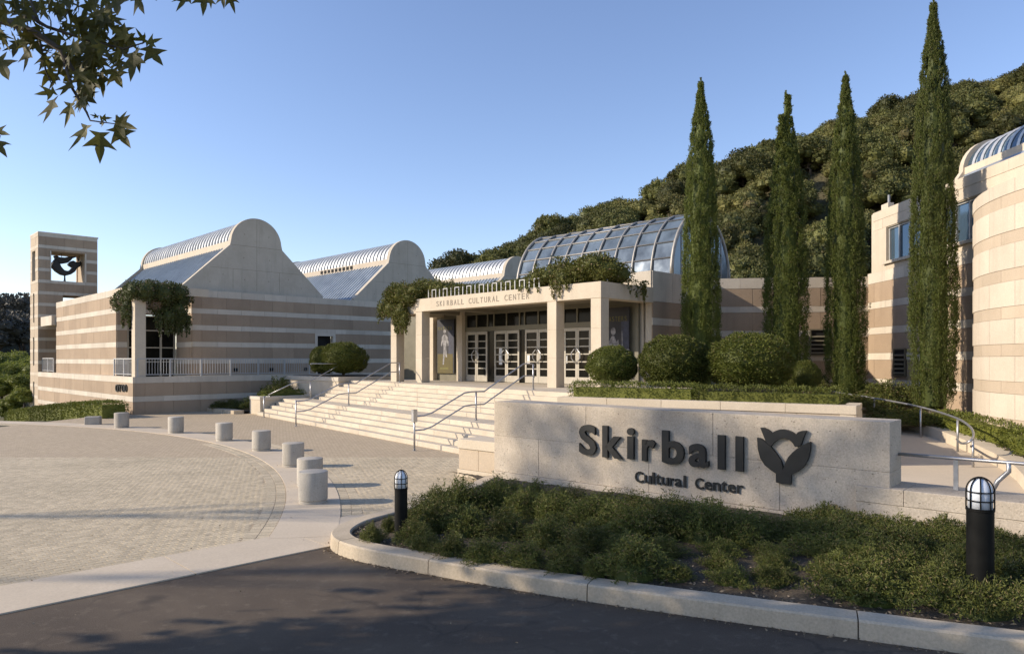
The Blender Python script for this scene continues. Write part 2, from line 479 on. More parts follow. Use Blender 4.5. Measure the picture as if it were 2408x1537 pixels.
GB = glyphs('SkirbalCutenr', 0.028)          # heavy, for the sign
GS = glyphs('Cultraen', 0.014)               # the smaller line of the sign
GT = glyphs('SKIRBALCUTENM0Y', 0.0)

# ================================================================== GROUND
CC = Vector((-26.1, 6.8, 0)); R_IN, R_OUT = 22.85, 23.80     # round forecourt and its concrete ring
BF0 = gp(0, 1445); BF1 = BF0 + VV_ * 3.85                     # front edge of the straight concrete strip
def smooth01(x):
    x = np.clip(x, 0, 1); return x * x * (3 - 2 * x)
RIDGE_X = np.array([-400, -60, -25, -9, 8, 30, 54, 77, 100, 140, 400.])
RIDGE_Z = np.array([0, 2, 8, 15.5, 23, 31.5, 41, 47.5, 54, 60, 60.])
def terrain_h(x, y):
    x = np.asarray(x, float); y = np.asarray(y, float)
    h = np.zeros_like(x)
    vv = (x - O_.x) * VV_.x + (y - O_.y) * VV_.y
    uu = (x - O_.x) * UV_.x + (y - O_.y) * UV_.y
    dist = np.hypot(x - CC.x, y - CC.y)
    drop = np.minimum(6.0, 0.115 * np.maximum(dist - 24.4, 0)) * smooth01((-7.9 - vv) / 1.5) * smooth01((uu - 8) / 6)
    h -= drop
    # the wooded ridge behind the building
    h += np.interp(x, RIDGE_X, RIDGE_Z) * smooth01((y - 56) / 84.0)
    # the dark hill across the valley, beyond the tower
    h += 9 * np.exp(-(((x + 150) / 62) ** 2 + ((y - 190) / 45) ** 2))
    return h
def axis(lo, hi, fine_lo, fine_hi, fine, grow=1.22):
    a = list(np.arange(fine_lo, fine_hi + 0.01, fine)); s = fine
    while a[-1] < hi: s *= grow; a.append(a[-1] + s)
    s = fine
    while a[0] > lo: s *= grow; a.insert(0, a[0] - s)
    return np.array(a)
gx = axis(-900, 900, -60, 110, 2.2); gy = axis(-200, 1600, 0, 150, 2.2)
XX, YY = np.meshgrid(gx, gy)
ZZ = terrain_h(XX, YY) - 0.06
nx, ny = len(gx), len(gy)
idx = np.arange(nx * ny).reshape(ny, nx)
fq = np.stack([idx[:-1, :-1], idx[:-1, 1:], idx[1:, 1:], idx[1:, :-1]], -1).reshape(-1, 4)
tag(put('ground', np_mesh('ground', np.stack([XX, YY, ZZ], -1).reshape(-1, 3), fq), 'hill_ground', None, True), kind='structure')

def sheet(name, pts, z, mat, parent=None, kind='structure'):
    mb = MB(); mb.poly([(p[0], p[1], z) for p in pts])
    o = mb.build(name, mat, parent)
    if kind: o['kind'] = kind
    return o
# asphalt drive in front of the strip
a0 = BF0 - VV_ * 60
sheet('road', [a0 + UV_ * 0.3, BF1 + VV_ * 30 + UV_ * 0.3, BF1 + VV_ * 30 - UV_ * 60, a0 - UV_ * 60], 0.0, 'asphalt')
# paved forecourt
sheet('plaza', [BF0 + UV_ * 0.1 - VV_ * 40, BF0 + UV_ * 0.1 + VV_ * 15, B(20, -2), B(20, -9), B(16, -14), B(16, -57)], 0.004, 'paving')
UB0 = (BF0 - O_).dot(UV_)                      # u of the strip's front edge
def in_frame(P, m=0.22): return P[1] > 4 and abs(P[0] / P[1]) < 0.715 + m

# straight concrete strip, cast in slabs
strip = thing('concrete_strip', BF0, 'pale straight concrete strip between the asphalt drive and the paved forecourt', 'pavement'); strip['kind'] = 'structure'
v0 = (BF0 - O_).dot(VV_)
ed = [-9, -5.2, -1.6, 1.95, 3.75]
def arc_v(u, R):      # v where the line u meets the circle of radius R (right side)
    c = CC - O_; cu, cv = c.dot(UV_), c.dot(VV_)
    return cv + math.sqrt(max(R * R - (u - cu) ** 2, 0))
for a, b in zip(ed[:-1], ed[1:]):
    mb = MB(); e = 0.006
    p = [B(UB0, v0 + a + e), B(UB0, v0 + b - e), B(UB0 + 1.08, v0 + b - e), B(UB0 + 1.08, v0 + a + e)]
    mb.prism([q + Vector((0, 0, -0.1)) for q in p], (0, 0, 0.116)); mb.build('slab', 'slab_concrete', strip)
# end of the strip towards the planted bed
mb = MB(); p = [B(UB0, v0 + 3.756), Vector((-2.35, 10.2, 0)), Vector((-2.1, 11.3, 0)), Vector((-1.9, 11.95, 0)), Vector((-2.72, 11.9, 0)), Vector((-3.3, 11.0, 0)), B(UB0 + 1.08, v0 + 3.756)]
mb.prism([q + Vector((0, 0, -0.1)) for q in p], (0, 0, 0.115)); mb.build('slab', 'slab_concrete', strip)
# the curved concrete ring, slab by slab
ring = thing('concrete_ring', gp(700, 1100), 'curved pale concrete band with a row of squat bollards on it', 'pavement'); ring['kind'] = 'structure'
th = math.radians(8.9)
k = 0
while th < math.radians(118):
    t1 = th + math.radians(5.4)
    mb = MB(); pts = []
    for t in np.linspace(th + 0.0003, t1 - 0.0003, 7): pts.append(CC + Vector((math.cos(t), math.sin(t), 0)) * R_IN)
    for t in np.linspace(t1 - 0.0003, th + 0.0003, 7): pts.append(CC + Vector((math.cos(t), math.sin(t), 0)) * R_OUT)
    mb.prism([q + Vector((0, 0, -0.1)) for q in pts], (0, 0, 0.118)); mb.build('slab', 'slab_concrete', ring)
    th = t1; k += 1
# setts: the nearest ones single pieces, the rest of the near ground one mesh
PS = 0.118
def sett_field(test, ymax):
    out = []
    c = B(UB0 + 1.1, v0)
    for i in range(0, 320):
        for j in range(-260, 320):
            p = c + UV_ * (i + 0.5) * PS + VV_ * ((j + (0.5 if i % 2 else 0)) * PS)
            if p.y < 6 or p.y > ymax or not in_frame(p): continue
            if test(p): out.append(p)
    return out
near = sett_field(lambda p: (p - CC).length < R_IN - 0.36, 19.0)
right = sett_field(lambda p: (p - CC).length > R_OUT + 0.34 and (p - O_).dot(VV_) < -6.2 and p.y > 11.3 and p.x < 0.5 and (p - O_).dot(UV_) < 12, 19.0)
border = []
for R, s in ((R_IN - 0.095, 1), (R_IN - 0.275, 1), (R_OUT + 0.095, 1), (R_OUT + 0.275, 1)):
    n = int(2 * math.pi * R / 0.19)
    for q in range(n):
        t = 2 * math.pi * (q + 0.5) / n
        p = CC + Vector((math.cos(t), math.sin(t), 0)) * R
        if p.y > 6 and p.y < 22 and in_frame(p) and (p - O_).dot(UV_) > UB0 + 1.1 and not (R > R_OUT and p.y < 11.2): border.append((p, t))
rs = np.random.RandomState(3)
def sett_mesh(items, size):
    """items (x, y, rz); low blocks with worn, narrowed tops"""
    V, Fq = [], []
    for x, y, rz in items:
        a = size[0] / 2 - 0.0025; b = size[1] / 2 - 0.0025
        h = 0.0085 + rs.uniform(-0.0008, 0.0008); tx, ty = rs.uniform(-0.0006, 0.0006, 2)
        ca, sa = math.cos(rz), math.sin(rz); n = len(V)
        for k, (i, jv) in enumerate(((-1, -1), (1, -1), (1, 1), (-1, 1))):
            for lvl in (0, 1):
                f = 1.0 if lvl == 0 else 0.965
                lx, ly = i * a * f, jv * b * f
                V.append((x + lx * ca - ly * sa, y + lx * sa + ly * ca, 0.0 if lvl == 0 else h + i * tx + jv * ty))
        Fq.append((n + 1, n + 3, n + 5, n + 7))
        for k in range(4):
            k2 = (k + 1) % 4
            Fq.append((n + 2 * k, n + 2 * k2, n + 2 * k2 + 1, n + 2 * k + 1))
    return np_mesh('setts', np.array(V), np.array(Fq))
setts = thing('forecourt_setts', gp(200, 1300), 'small square tan stone setts paving the round forecourt', 'paving'); setts['kind'] = 'structure'
near.sort(key=lambda p: p.y)
protos = [sett_mesh([(0, 0, 0)], (PS, PS)) for _ in range(6)]
for m_ in protos: m_.materials.append(MATS['sett_stone'])
off = wloc(setts)
for i, p in enumerate(near[:280]):
    o = link(bpy.data.objects.new('sett', protos[i % 6])); o.parent = setts
    o.location = p - off; o.rotation_euler = (0, 0, RZV + (i % 4) * math.pi / 2)
rest = [(p.x, p.y, RZV + rs.uniform(-0.03, 0.03)) for p in near[280:] + right]
tag(put('sett_field', sett_mesh(rest, (PS, PS)), 'sett_stone', setts), kind='stuff')
tag(put('sett_border', sett_mesh([(p.x, p.y, t) for p, t in border], (0.175, 0.185)), 'sett_stone', setts), kind='stuff')

# ================================================================== FOLIAGE MESHES
def leaf_cloud(c, d, L, W, seed=0, curl=0.25):
    """one diamond blade per row: c base points, d growth directions, L lengths, W widths"""
    r = np.random.RandomState(seed); n = len(c)
    d = d / (np.linalg.norm(d, axis=1, keepdims=True) + 1e-9)
    q = r.normal(size=(n, 3)); s = np.cross(d, q); s /= (np.linalg.norm(s, axis=1, keepdims=True) + 1e-9)
    nn = np.cross(d, s)
    L = np.broadcast_to(np.asarray(L, float), (n,))[:, None]; W = np.broadcast_to(np.asarray(W, float), (n,))[:, None]
    mid = c + d * L * 0.45 + nn * L * curl * 0.3
    v = np.stack([c, mid + s * W * 0.5, c + d * L - nn * L * curl * 0.2, mid - s * W * 0.5], 1).reshape(-1, 3)
    f = np.arange(4 * n).reshape(-1, 4)
    return v, f
def join(parts):
    V, Fq, n = [], [], 0
    for v, f in parts: V.append(v); Fq.append(f + n); n += len(v)
    return np.concatenate(V), np.concatenate(Fq)
def ellipsoid(rx, ry, rz, c=(0, 0, 0), nu=16, nv=9, jit=0.0, seed=0):
    r = np.random.RandomState(seed)
    V = []
    for j in range(nv + 1):
        p = math.pi * j / nv
        for i in range(nu):
            t = 2 * math.pi * i / nu; k = 1 + r.uniform(-jit, jit)
            V.append((c[0] + rx * k * math.sin(p) * math.cos(t), c[1] + ry * k * math.sin(p) * math.sin(t), c[2] + rz * k * math.cos(p)))
    Fq = [(j * nu + i, (j + 1) * nu + i, (j + 1) * nu + (i + 1) % nu, j * nu + (i + 1) % nu) for j in range(nv) for i in range(nu)]
    return np.array(V), np.array(Fq)
def sph(r, n):
    q = r.normal(size=(n, 3)); return q / np.linalg.norm(q, axis=1, keepdims=True)
def ball_mesh(seed, n=15000, leaf=0.075, squash=0.8):
    """clipped ball of radius 1 (z from -0.75*squash), dense small leaves over a leafy core"""
    r = np.random.RandomState(seed)
    q = sph(r, int(n * 1.25)); q = q[q[:, 2] > -0.8][:n]
    ph = r.uniform(0, 6.28, (6,)); 
    lump = 0.045 * np.sin(5 * q[:, 0] + ph[0]) * np.sin(6 * q[:, 1] + ph[1]) + 0.035 * np.sin(11 * q[:, 2] + 9 * q[:, 0] + ph[2]) + 0.03 * np.sin(17 * q[:, 1] + 13 * q[:, 0] + ph[3]) * np.sin(15 * q[:, 2] + ph[4])
    rad = (0.955 + lump - np.abs(r.normal(0, 0.05, len(q))) + (r.rand(len(q)) < 0.05) * r.uniform(0, .07, len(q)))
    c = q * rad[:, None]; c[:, 2] *= squash
    d = q + r.normal(0, 0.75, q.shape) + np.array([0, 0, 0.25])
    a = leaf_cloud(c, d, leaf * r.uniform(0.6, 1.3, len(q)), leaf * 0.55, seed)
    b = ellipsoid(0.82, 0.82, 0.82 * squash, (0, 0, 0), 28, 16, 0.03, seed)
    v, f = join([a, b]); 
    return np_mesh('clipped_ball', v, f)
def hedge_mesh(L, W, H, seed, leaf=0.07, dens=420, bot=True):
    """clipped hedge along +x, centred in y, foot at z=0"""
    r = np.random.RandomState(seed)
    P, Nn = [], []
    for area, gen in (((L * W), 'top'), (L * H, 'f'), (L * H, 'b'), (W * H, 'l'), (W * H, 'r')):
        n = int(area * dens); a = r.rand(n); b = r.rand(n)
        if gen == 'top': p = np.stack([a * L, (b - .5) * W, np.full(n, H)], 1); q = (0, 0, 1)
        elif gen == 'f': p = np.stack([a * L, np.full(n, -W / 2), b * H], 1); q = (0, -1, 0)
        elif gen == 'b': p = np.stack([a * L, np.full(n, W / 2), b * H], 1); q = (0, 1, 0)
        elif gen == 'l': p = np.stack([np.zeros(n), (a - .5) * W, b * H], 1); q = (-1, 0, 0)
        else: p = np.stack([np.full(n, L), (a - .5) * W, b * H], 1); q = (1, 0, 0)
        P.append(p); Nn.append(np.tile(q, (n, 1)).astype(float))
    P = np.concatenate(P); Nn = np.concatenate(Nn)
    lump = 0.03 * np.sin(P[:, 0] * 7 + seed) * np.sin(P[:, 2] * 9 + 1) + 0.02 * np.sin(P[:, 0] * 17 + P[:, 1] * 13)
    ez = np.clip((P[:, 2] - (H - .12)) / .12, 0, 1); ey = np.clip((np.abs(P[:, 1]) - (W / 2 - .14)) / .14, 0, 1)
    P[:, 2] -= 0.09 * ey ** 2 * (P[:, 2] > H - .13); P[:, 1] -= np.sign(P[:, 1]) * 0.07 * ez ** 2
    P = P + Nn * (1.5 * lump - np.abs(r.normal(0, 0.035, len(P))) + (r.rand(len(P)) < .05) * .05)[:, None]
    d = Nn + r.normal(0, 0.7, P.shape) + np.array([0, 0, 0.3])
    a = leaf_cloud(P, d, leaf * r.uniform(0.6, 1.3, len(P)), leaf * 0.5, seed)
    m = MB().box((0.09, -W / 2 + 0.11, 0), (L - 0.18, 0, 0), (0, W - 0.22, 0), (0, 0, H - 0.14))
    v, f = join([a, (np.array(m.v), np.array(m.f))])
    return np_mesh('hedge', v, f)
def cypress_mesh(seed, H, R, nflame=1600, nb=60, tips=1):
    """Italian cypress: many upright flame-shaped sprays over a tapering core"""
    r = np.random.RandomState(seed)
    parts = []
    axes = [((0.0, 0.0), 1.0)] if tips == 1 else [((-0.08, 0.0), 1.0), ((0.18, 0.05), 0.93)]
    def prof(t): return R * np.interp(t, [0, .05, .25, .476, .635, .74, .847, .9, .94, 1.0], [.80, .93, 1, .90, .78, .66, .44, .29, .16, .02])
    C, D, LL = [], [], []
    for i in range(nflame):
        t = r.rand() ** 0.9; ax, hh = axes[0] if (tips == 1 or r.rand() < 0.6) else axes[1]
        t = min(t, 0.985); th = r.uniform(0, 2 * math.pi)
        k = 1.0 if tips == 1 or t < 0.6 else max(0.25, 1 - (t - 0.6) * 1.3)
        rad = prof(t) * k * (r.uniform(0.88, 1.0) if r.rand() < .8 else r.uniform(.6, .85))
        zb = t * H * hh
        Lf = r.uniform(0.4, 0.95) * (0.25 + 0.75 * (1 - t)); wf = r.uniform(0.05, 0.11) * (0.5 + 0.5 * (1 - t))
        out = np.array([math.cos(th), math.sin(th), 0.0])
        base = np.array([ax[0] * t, ax[1] * t, zb]) + out * rad
        dirf = out * r.uniform(-0.05, 0.10) + np.array([r.normal(0, .06), r.normal(0, .06), 1.0])
        s = r.rand(nb)
        wr = wf * np.sin(np.pi * np.clip(s * 0.85 + 0.12, 0, 1)) ** 0.7
        q = r.normal(size=(nb, 3)); q[:, 2] *= 0.3
        C.append(base + dirf * (s * Lf)[:, None] + q * (wr * 0.55)[:, None] + out * (wr * 0.3)[:, None])
        D.append(np.tile(dirf, (nb, 1)) + r.normal(0, 0.30, (nb, 3)) + out * 0.22)
        LL.append(r.uniform(0.04, 0.085, nb))
    C = np.concatenate(C); D = np.concatenate(D); LL = np.concatenate(LL)
    top = H * 1.02
    over = C[:, 2] > top; C[over, 2] = top - r.rand(over.sum()) * 0.3
    a = leaf_cloud(C, D, LL, LL * 0.30, seed)
    # leader tip
    n = 160; s = r.rand(n); 
    tip = np.stack([r.normal(0, .03, n) * (1.2 - s), r.normal(0, .03, n) * (1.2 - s), H * 0.965 + s * H * 0.05], 1)
    b = leaf_cloud(tip, np.tile([0, 0, 1.0], (n, 1)) + r.normal(0, .2, (n, 3)), 0.1, 0.035, seed + 1)
    core = MB(); pr = [(0.02, 0.0)] + [(max(float(prof(np.array(t))) * 0.62, 0.02), t * H) for t in np.linspace(0.02, 0.97, 22)]
    core.lathe(pr, (0, 0, 0), 14)
    cv = np.array(core.v); cf = np.array([f for f in core.f if len(f) == 4])
    v, f = join([a, b, (cv, cf)])
    return np_mesh('cypress', v, f)
def crown_mesh(seed, R=3.6, Hc=5.4, clumps=26, per=230, leaf=0.36, fill=0.35, core=True):
    """tree crown: uneven clumps of leaf faces; gaps between the outer clumps"""
    r = np.random.RandomState(seed); C, D, LL = [], [], []; parts = []
    for i in range(clumps):
        q = sph(r, 1)[0]; q[2] = abs(q[2]) * 1.0 - 0.25
        k = r.uniform(0.55, 1.0)
        ctr = np.array([q[0] * R * k * 0.85, q[1] * R * k * 0.85, Hc * 0.42 + q[2] * Hc * 0.52 * k])
        rr = R * r.uniform(0.24, 0.46)
        n = int(per * (rr / (0.35 * R)) ** 2)
        s = sph(r, n); s[:, 2] = np.where(s[:, 2] < -0.3, -s[:, 2], s[:, 2])
        rad = rr * (1 - np.abs(r.normal(0, 0.16, n))) * (1 + 0.12 * np.sin(6 * s[:, 0] + 7 * s[:, 1] + i))
        C.append(ctr + s * rad[:, None] * np.array([1, 1, 0.8])); D.append(s + r.normal(0, 0.8, s.shape))
        LL.append(leaf * r.uniform(0.55, 1.25, n))
        if core: parts.append(ellipsoid(rr * 0.72, rr * 0.72, rr * 0.56, ctr, 9, 6, 0.14, seed * 50 + i))
    C = np.concatenate(C); D = np.concatenate(D); LL = np.concatenate(LL)
    parts.insert(0, leaf_cloud(C, D, LL, LL * 0.62, seed))
    v, f = join(parts)
    return np_mesh('crown', v, f)
def sprig_bush(seed, R=0.5, H=0.5, n=420, leaflets=11, slen=0.24, leaf=0.045, wid=0.36, droop=0.0):
    """low spreading shrub: arching sprigs set with narrow leaflets"""
    r = np.random.RandomState(seed)
    th = r.uniform(0, 2 * np.pi, n); k = np.sqrt(r.rand(n)); el = r.uniform(0.15, 1.0, n)
    lob = 1 + 0.22 * np.sin(3 * th + seed) + 0.15 * np.sin(5 * th + 2 * seed)
    # sprig tips lie on an uneven dome, their bases nearer its heart
    tip = np.stack([np.cos(th) * R * k * lob, np.sin(th) * R * k * lob, H * np.sqrt(np.maximum(1 - (k * 0.92) ** 2, 0.02)) * (0.92 + 0.2 * np.sin(2.3 * th + 4 * k + seed)) * r.uniform(0.5, 1.12, n)], 1)
    d = np.stack([np.cos(th) * (0.35 + k), np.sin(th) * (0.35 + k), 0.75 + r.uniform(-.2, .5, n) - 0.5 * k], 1) + r.normal(0, .35, (n, 3))
    d /= np.linalg.norm(d, axis=1, keepdims=True)
    sl = slen * r.uniform(0.6, 1.25, n)
    base = tip - d * sl[:, None]; base[:, 2] = np.maximum(base[:, 2], 0.02)
    C, D = [], []
    for j in range(leaflets):
        s = (j + 0.6) / leaflets
        p = base + (tip - base) * s; p[:, 2] += 0.05 * sl * np.sin(np.pi * s)
        side = r.normal(size=(n, 3)); C.append(p); D.append(d * 0.8 + side * 0.7)
    C = np.concatenate(C); D = np.concatenate(D)
    a = leaf_cloud(C, D, leaf * r.uniform(0.7, 1.35, len(C)), leaf * wid, seed)
    c = ellipsoid(R * 0.6, R * 0.6, H * 0.5, (0, 0, H * 0.02), 14, 8, 0.12, seed)
    c[0][:, 2] = np.maximum(c[0][:, 2], -0.05)
    v, f = join([a, c])
    return np_mesh('shrub', v, f)
def vine_mesh(blobs, seed, leaf=0.11, dens=900, hang=(), wid=0.6, hang_n=60):
    """mass of climbing leaves in world coordinates: blobs (centre, (rx, ry, rz)); hang = (top, length) trails"""
    r = np.random.RandomState(seed); C, D = [], []; parts = []
    for k, (c, (rx, ry, rz)) in enumerate(blobs):
        n = int(dens * (rx * ry + ry * rz + rx * rz)); s = sph(r, n)
        rad = 1 - np.abs(r.normal(0, .17, n)) + (r.rand(n) < .06) * r.uniform(0, .28, n)
        C.append(np.array(c) + s * rad[:, None] * np.array([rx, ry, rz])); D.append(s + r.normal(0, .8, s.shape))
        parts.append(ellipsoid(rx * .74, ry * .74, rz * .74, c, 12, 8, 0.12, seed + k))
    for top, ln in hang:
        n = int(hang_n * ln / 0.5); s = r.rand(n)
        C.append(np.array(top) + np.stack([r.normal(0, .07, n) * (1.1 - s), r.normal(0, .07, n) * (1.1 - s), -s * ln], 1))
        D.append(np.tile([0, 0, -0.9], (n, 1)) + r.normal(0, .6, (n, 3)))
    C = np.concatenate(C); D = np.concatenate(D)
    a = leaf_cloud(C, D, leaf * r.uniform(.55, 1.3, len(C)), leaf * wid, seed)
    v, f = join([a] + parts)
    return np_mesh('vine', v, f)
def trunk_mb(h, r0, r1, seed, limbs=5, lean=0.1, spread=1.6):
    r = random.Random(seed); m = MB()
    pts = [Vector((r.uniform(-lean, lean) * i, r.uniform(-lean, lean) * i, h * i / 4 - (0.3 if i == 0 else 0))) for i in range(5)]
    m.tube(pts, [r0 + (r1 - r0) * i / 4 for i in range(5)], 8)
    for k in range(limbs):
        a = r.uniform(0, 6.28); b = pts[2 + k % 3]
        e = b + Vector((math.cos(a) * spread, math.sin(a) * spread, h * r.uniform(.25, .5)))
        m.tube([b, (b + e) / 2 + Vector((0, 0, .15)), e], [r1 * .8, r1 * .55, r1 * .25], 6)
    return m

# ================================================================== LEFT GALLERY WING
ZV = Vector((0, 0, 1))
wing = thing('gallery_wing', B(19.35, -7.95), 'long low gallery wing of tan and pale striped stone with round-topped gable roofs', 'building')
nU, nV = -UV_, -VV_
PT = (0.60, 0.27)
UF = 20.95                                              # upper front wall
VL = -7.62                                              # upper left wall
d0, d1 = v_of(740, UF) + 4.67, v_of(788, UF) + 4.67
banded(wing, B(UF, -4.67), VV_, nU, 17.6, 1.5, 6.23, 0.36, PT, [(d0, d1, 1.4, 4.15)])
banded(wing, B(19.35, -7.95), VV_, nU, 12.6, -0.4, 1.78, 0.30, (0.62, 0.26), [])
banded(wing, B(38.7, -7.95), nU, nV, 19.35, -4.0, 1.78, 0.30, (0.62, 0.26), [])
banded(wing, B(35.4, VL), nU, nV, 12.3, 1.5, 6.20, 0.36, PT, [])
banded(wing, B(23.1, VL), VV_, nU, 2.95, 1.5, 6.20, 0.36, PT, [(0.48, 2.95, 1.4, 5.0)], pw=0.9)
banded(wing, B(23.1, -4.67), nU, nV, 2.15, 1.5, 6.22, 0.36, PT, [])
mb = MB().box(B(19.5, -7.8, 1.45), UV_ * 20, VV_ * 0.3, ZV * 0.15)
mb.box(B(19.5, -7.8, 1.45), UV_ * 3.9, VV_ * 20, ZV * 0.15); mb.build('terrace_floor', 'slab_concrete', wing)
mb = MB().box(B(21.2, -4.4, 5.7), UV_ * 15, VV_ * 30, ZV * 0.22)
mb.box(B(23.4, -7.4, 5.7), UV_ * 12, VV_ * 3.1, ZV * 0.2); mb.build('flat_roof', 'gable_concrete', wing)
# door in the front wall
fr = MB()
dv0, dv1 = d0 - 4.67, d1 - 4.67
for a, b_ in ((dv0, dv0 + 0.16), (dv1 - 0.16, dv1)): fr.box(B(UF - 0.06, a, 1.6), UV_ * 0.3, VV_ * (b_ - a), ZV * 2.55)
fr.box(B(UF - 0.06, dv0 + 0.16, 3.99), UV_ * 0.3, VV_ * (dv1 - dv0 - 0.32), ZV * 0.16)
dr = fr.build('doorway', 'pale_stone', wing)
bx('door', 'void_dark', wing, B(UF + 0.32, (dv0 + dv1) / 2, 2.8), (0.08, dv1 - dv0 - 0.3, 2.4), RZU)  # near-black panel stands in for the unlit interior of the doorway
# loggia glazing
gz = MB(); va, vb = VL + 0.5, -4.70
for x in (va, va + 0.8, va + 1.62, vb - 0.1): gz.box(B(23.22, x, 1.6), UV_ * 0.1, VV_ * 0.1, ZV * 3.35)
for z in (1.62, 2.45, 3.2, 4.1, 4.85): gz.box(B(23.235, va, z), UV_ * 0.07, VV_ * (vb - va), ZV * 0.06)
win = gz.build('window', 'door_frame', wing)
for x0, x1 in ((va + .1, va + .8), (va + .9, va + 1.62), (va + 1.72, vb - .1)):
    for z0, z1 in ((1.68, 2.45), (2.51, 3.2), (3.26, 4.1), (4.16, 4.85)):
        bx('pane', 'glass_dark', win, B(23.29, (x0 + x1) / 2, (z0 + z1) / 2), (0.02, x1 - x0 + .02, z1 - z0 + .02), RZU)
# corner column and beams that carry the climber
bx('column', 'portico_stone', wing, B(19.72, -7.62, 3.75), (0.48, 0.48, 4.3), RZU)
bx('beam', 'portico_stone', wing, B(19.72, -6.0, 5.95), (0.42, 3.2, 0.4), RZU)
bx('beam', 'portico_stone', wing, B(21.6, -7.62, 5.95), (3.2, 0.4, 0.4), RZU)
# recess and canopy beside the tower
bx('back_wall', 'gable_concrete', wing, B(37.0, -5.4, 3.4), (3.3, 0.2, 3.8), RZU)
bx('canopy', 'pale_stone', wing, B(36.9, -6.6, 5.08), (2.9, 2.6, 0.6), RZU)
bx('terrace_floor', 'slab_concrete', wing, B(37.0, -6.6, 1.5), (3.4, 2.6, 0.2), RZU)
# step lights and the number on the lower wall
for px in (553, 637, 718):
    v = v_of(px, 19.35)
    bx('wall_lamp', 'black_metal', wing, B(UF - 0.07, v_of(px, UF), 2.05), (0.06, 0.2, 0.18), RZU)
cells = [(273, 279.5), (280.5, 286), (287.5, 293.5), (294.5, 300)]
for ch, (a, b_) in zip('0Y00', cells):
    p = hit(a, 903, B(0, -7.99), VV_); q = hit(b_, 921, B(0, -7.99), VV_)
    s0, s1 = (p - O_).dot(UV_), (q - O_).dot(UV_)
    letter('letter', GT[ch], wing, 'sign_metal', B(0, -7.99), -UV_, nV, -s0, -s1, q.z, p.z, 0.05)

def gable(parent, vc, vents=False, u0=21.35, L=14.5):
    def outline(extra, zb):
        r = 1.36 + extra
        pts = [(-4.05 - extra * 0.6, zb), (-4.05 - extra * 0.6, 6.28 + extra)]
        a0 = math.radians(176)
        pts.append((-1.42 - extra, 8.74 + extra))
        for k in range(25):
            t = a0 - (a0 - math.radians(4)) * k / 24
            pts.append((r * math.cos(t), 9.0 + r * math.sin(t)))
        pts.append((1.42 + extra, 8.74 + extra))
        pts += [(4.05 + extra * 0.6, 6.28 + extra), (4.05 + extra * 0.6, zb)]
        return pts
    for uu in (u0, u0 + L):
        m = MB(); m.prism([B(uu, vc + a, z) for a, z in outline(0.1, 5.8)], UV_ * 0.32)
        m.build('gable_wall', 'gable_concrete', parent)
    for c_, sz_ in (((0, 8.4), (.004, .016, 4.0)), ((0, 8.86), (.004, 2.9, .016)), ((0, 7.55), (.004, 5.2, .014)), ((-1.35, 7.0), (.004, .014, 1.1)), ((1.35, 7.0), (.004, .014, 1.1))):
        bx('joint', 'recess_tone', parent, B(u0 - .001, vc + c_[0], c_[1]), sz_, RZU)
    for a_, z_ in ((-.7, 9.5), (.7, 9.5), (-.75, 8.2), (.75, 8.2), (-1.9, 7.2), (1.9, 7.2), (-.7, 7.0), (.7, 7.0), (-2.6, 6.75), (2.7, 6.75)):
        bx('tie_hole', 'recess_tone', parent, B(u0 - .001, vc + a_, z_), (.004, .045, .045), RZU)  # flat dark squares on the face stand in for shaded holes
    for s in (-1, 1):
        m = MB()
        m.prism([B(u0 + .3, vc + s * 4.0, 6.0), B(u0 + .3, vc + s * 4.0, 6.25), B(u0 + .3, vc + s * 1.40, 8.76), B(u0 + .3, vc + s * 1.40, 8.4)], UV_ * (L - .3))
        n = int((L - .6) / 0.36)
        for k in range(n):
            uu = u0 + .55 + k * 0.36
            m.prism([B(uu, vc + s * 4.0, 6.24), B(uu, vc + s * 4.0, 6.31), B(uu, vc + s * 1.40, 8.82), B(uu, vc + s * 1.40, 8.75)], UV_ * 0.05)
        m.build('roof_slope', 'roof_metal', parent)
        m = MB(); m.box(B(u0 + .3, vc + s * 1.18, 8.5), UV_ * (L - .3), VV_ * (s * 0.22), ZV * 0.62)
        m.build('clerestory', 'cream_stone', parent)
    if vents:
        for k in range(9):
            bx('vent', 'void_dark', parent, B(u0 + 4.6 + k * 0.5, vc - 1.40, 8.95), (0.3, 0.05, 0.22), RZU)
    m = MB(); na = 20
    arc = [(math.radians(180 - 180 * k / na)) for k in range(na + 1)]
    pts = [B(u0 + .3, vc + 1.30 * math.cos(t), 9.08 + 1.22 * math.sin(t)) for t in arc]
    m.prism(pts, UV_ * (L - .3))
    n = int((L - .6) / 0.42)
    for k in range(n + 1):
        uu = u0 + .4 + k * 0.42
        for a, b_ in zip(arc[:-1], arc[1:]):
            P = [B(uu, vc + r * math.cos(t), 9.08 + (r - .08) * math.sin(t)) for t in (a, b_) for r in (1.29, 1.38)]
            m.prism([P[0], P[1], P[3], P[2]], UV_ * 0.09)
    m.build('barrel_vault', 'vault_metal', parent)
gable(wing, -1.0); gable(wing, 9.35, True); gable(wing, 19.7)

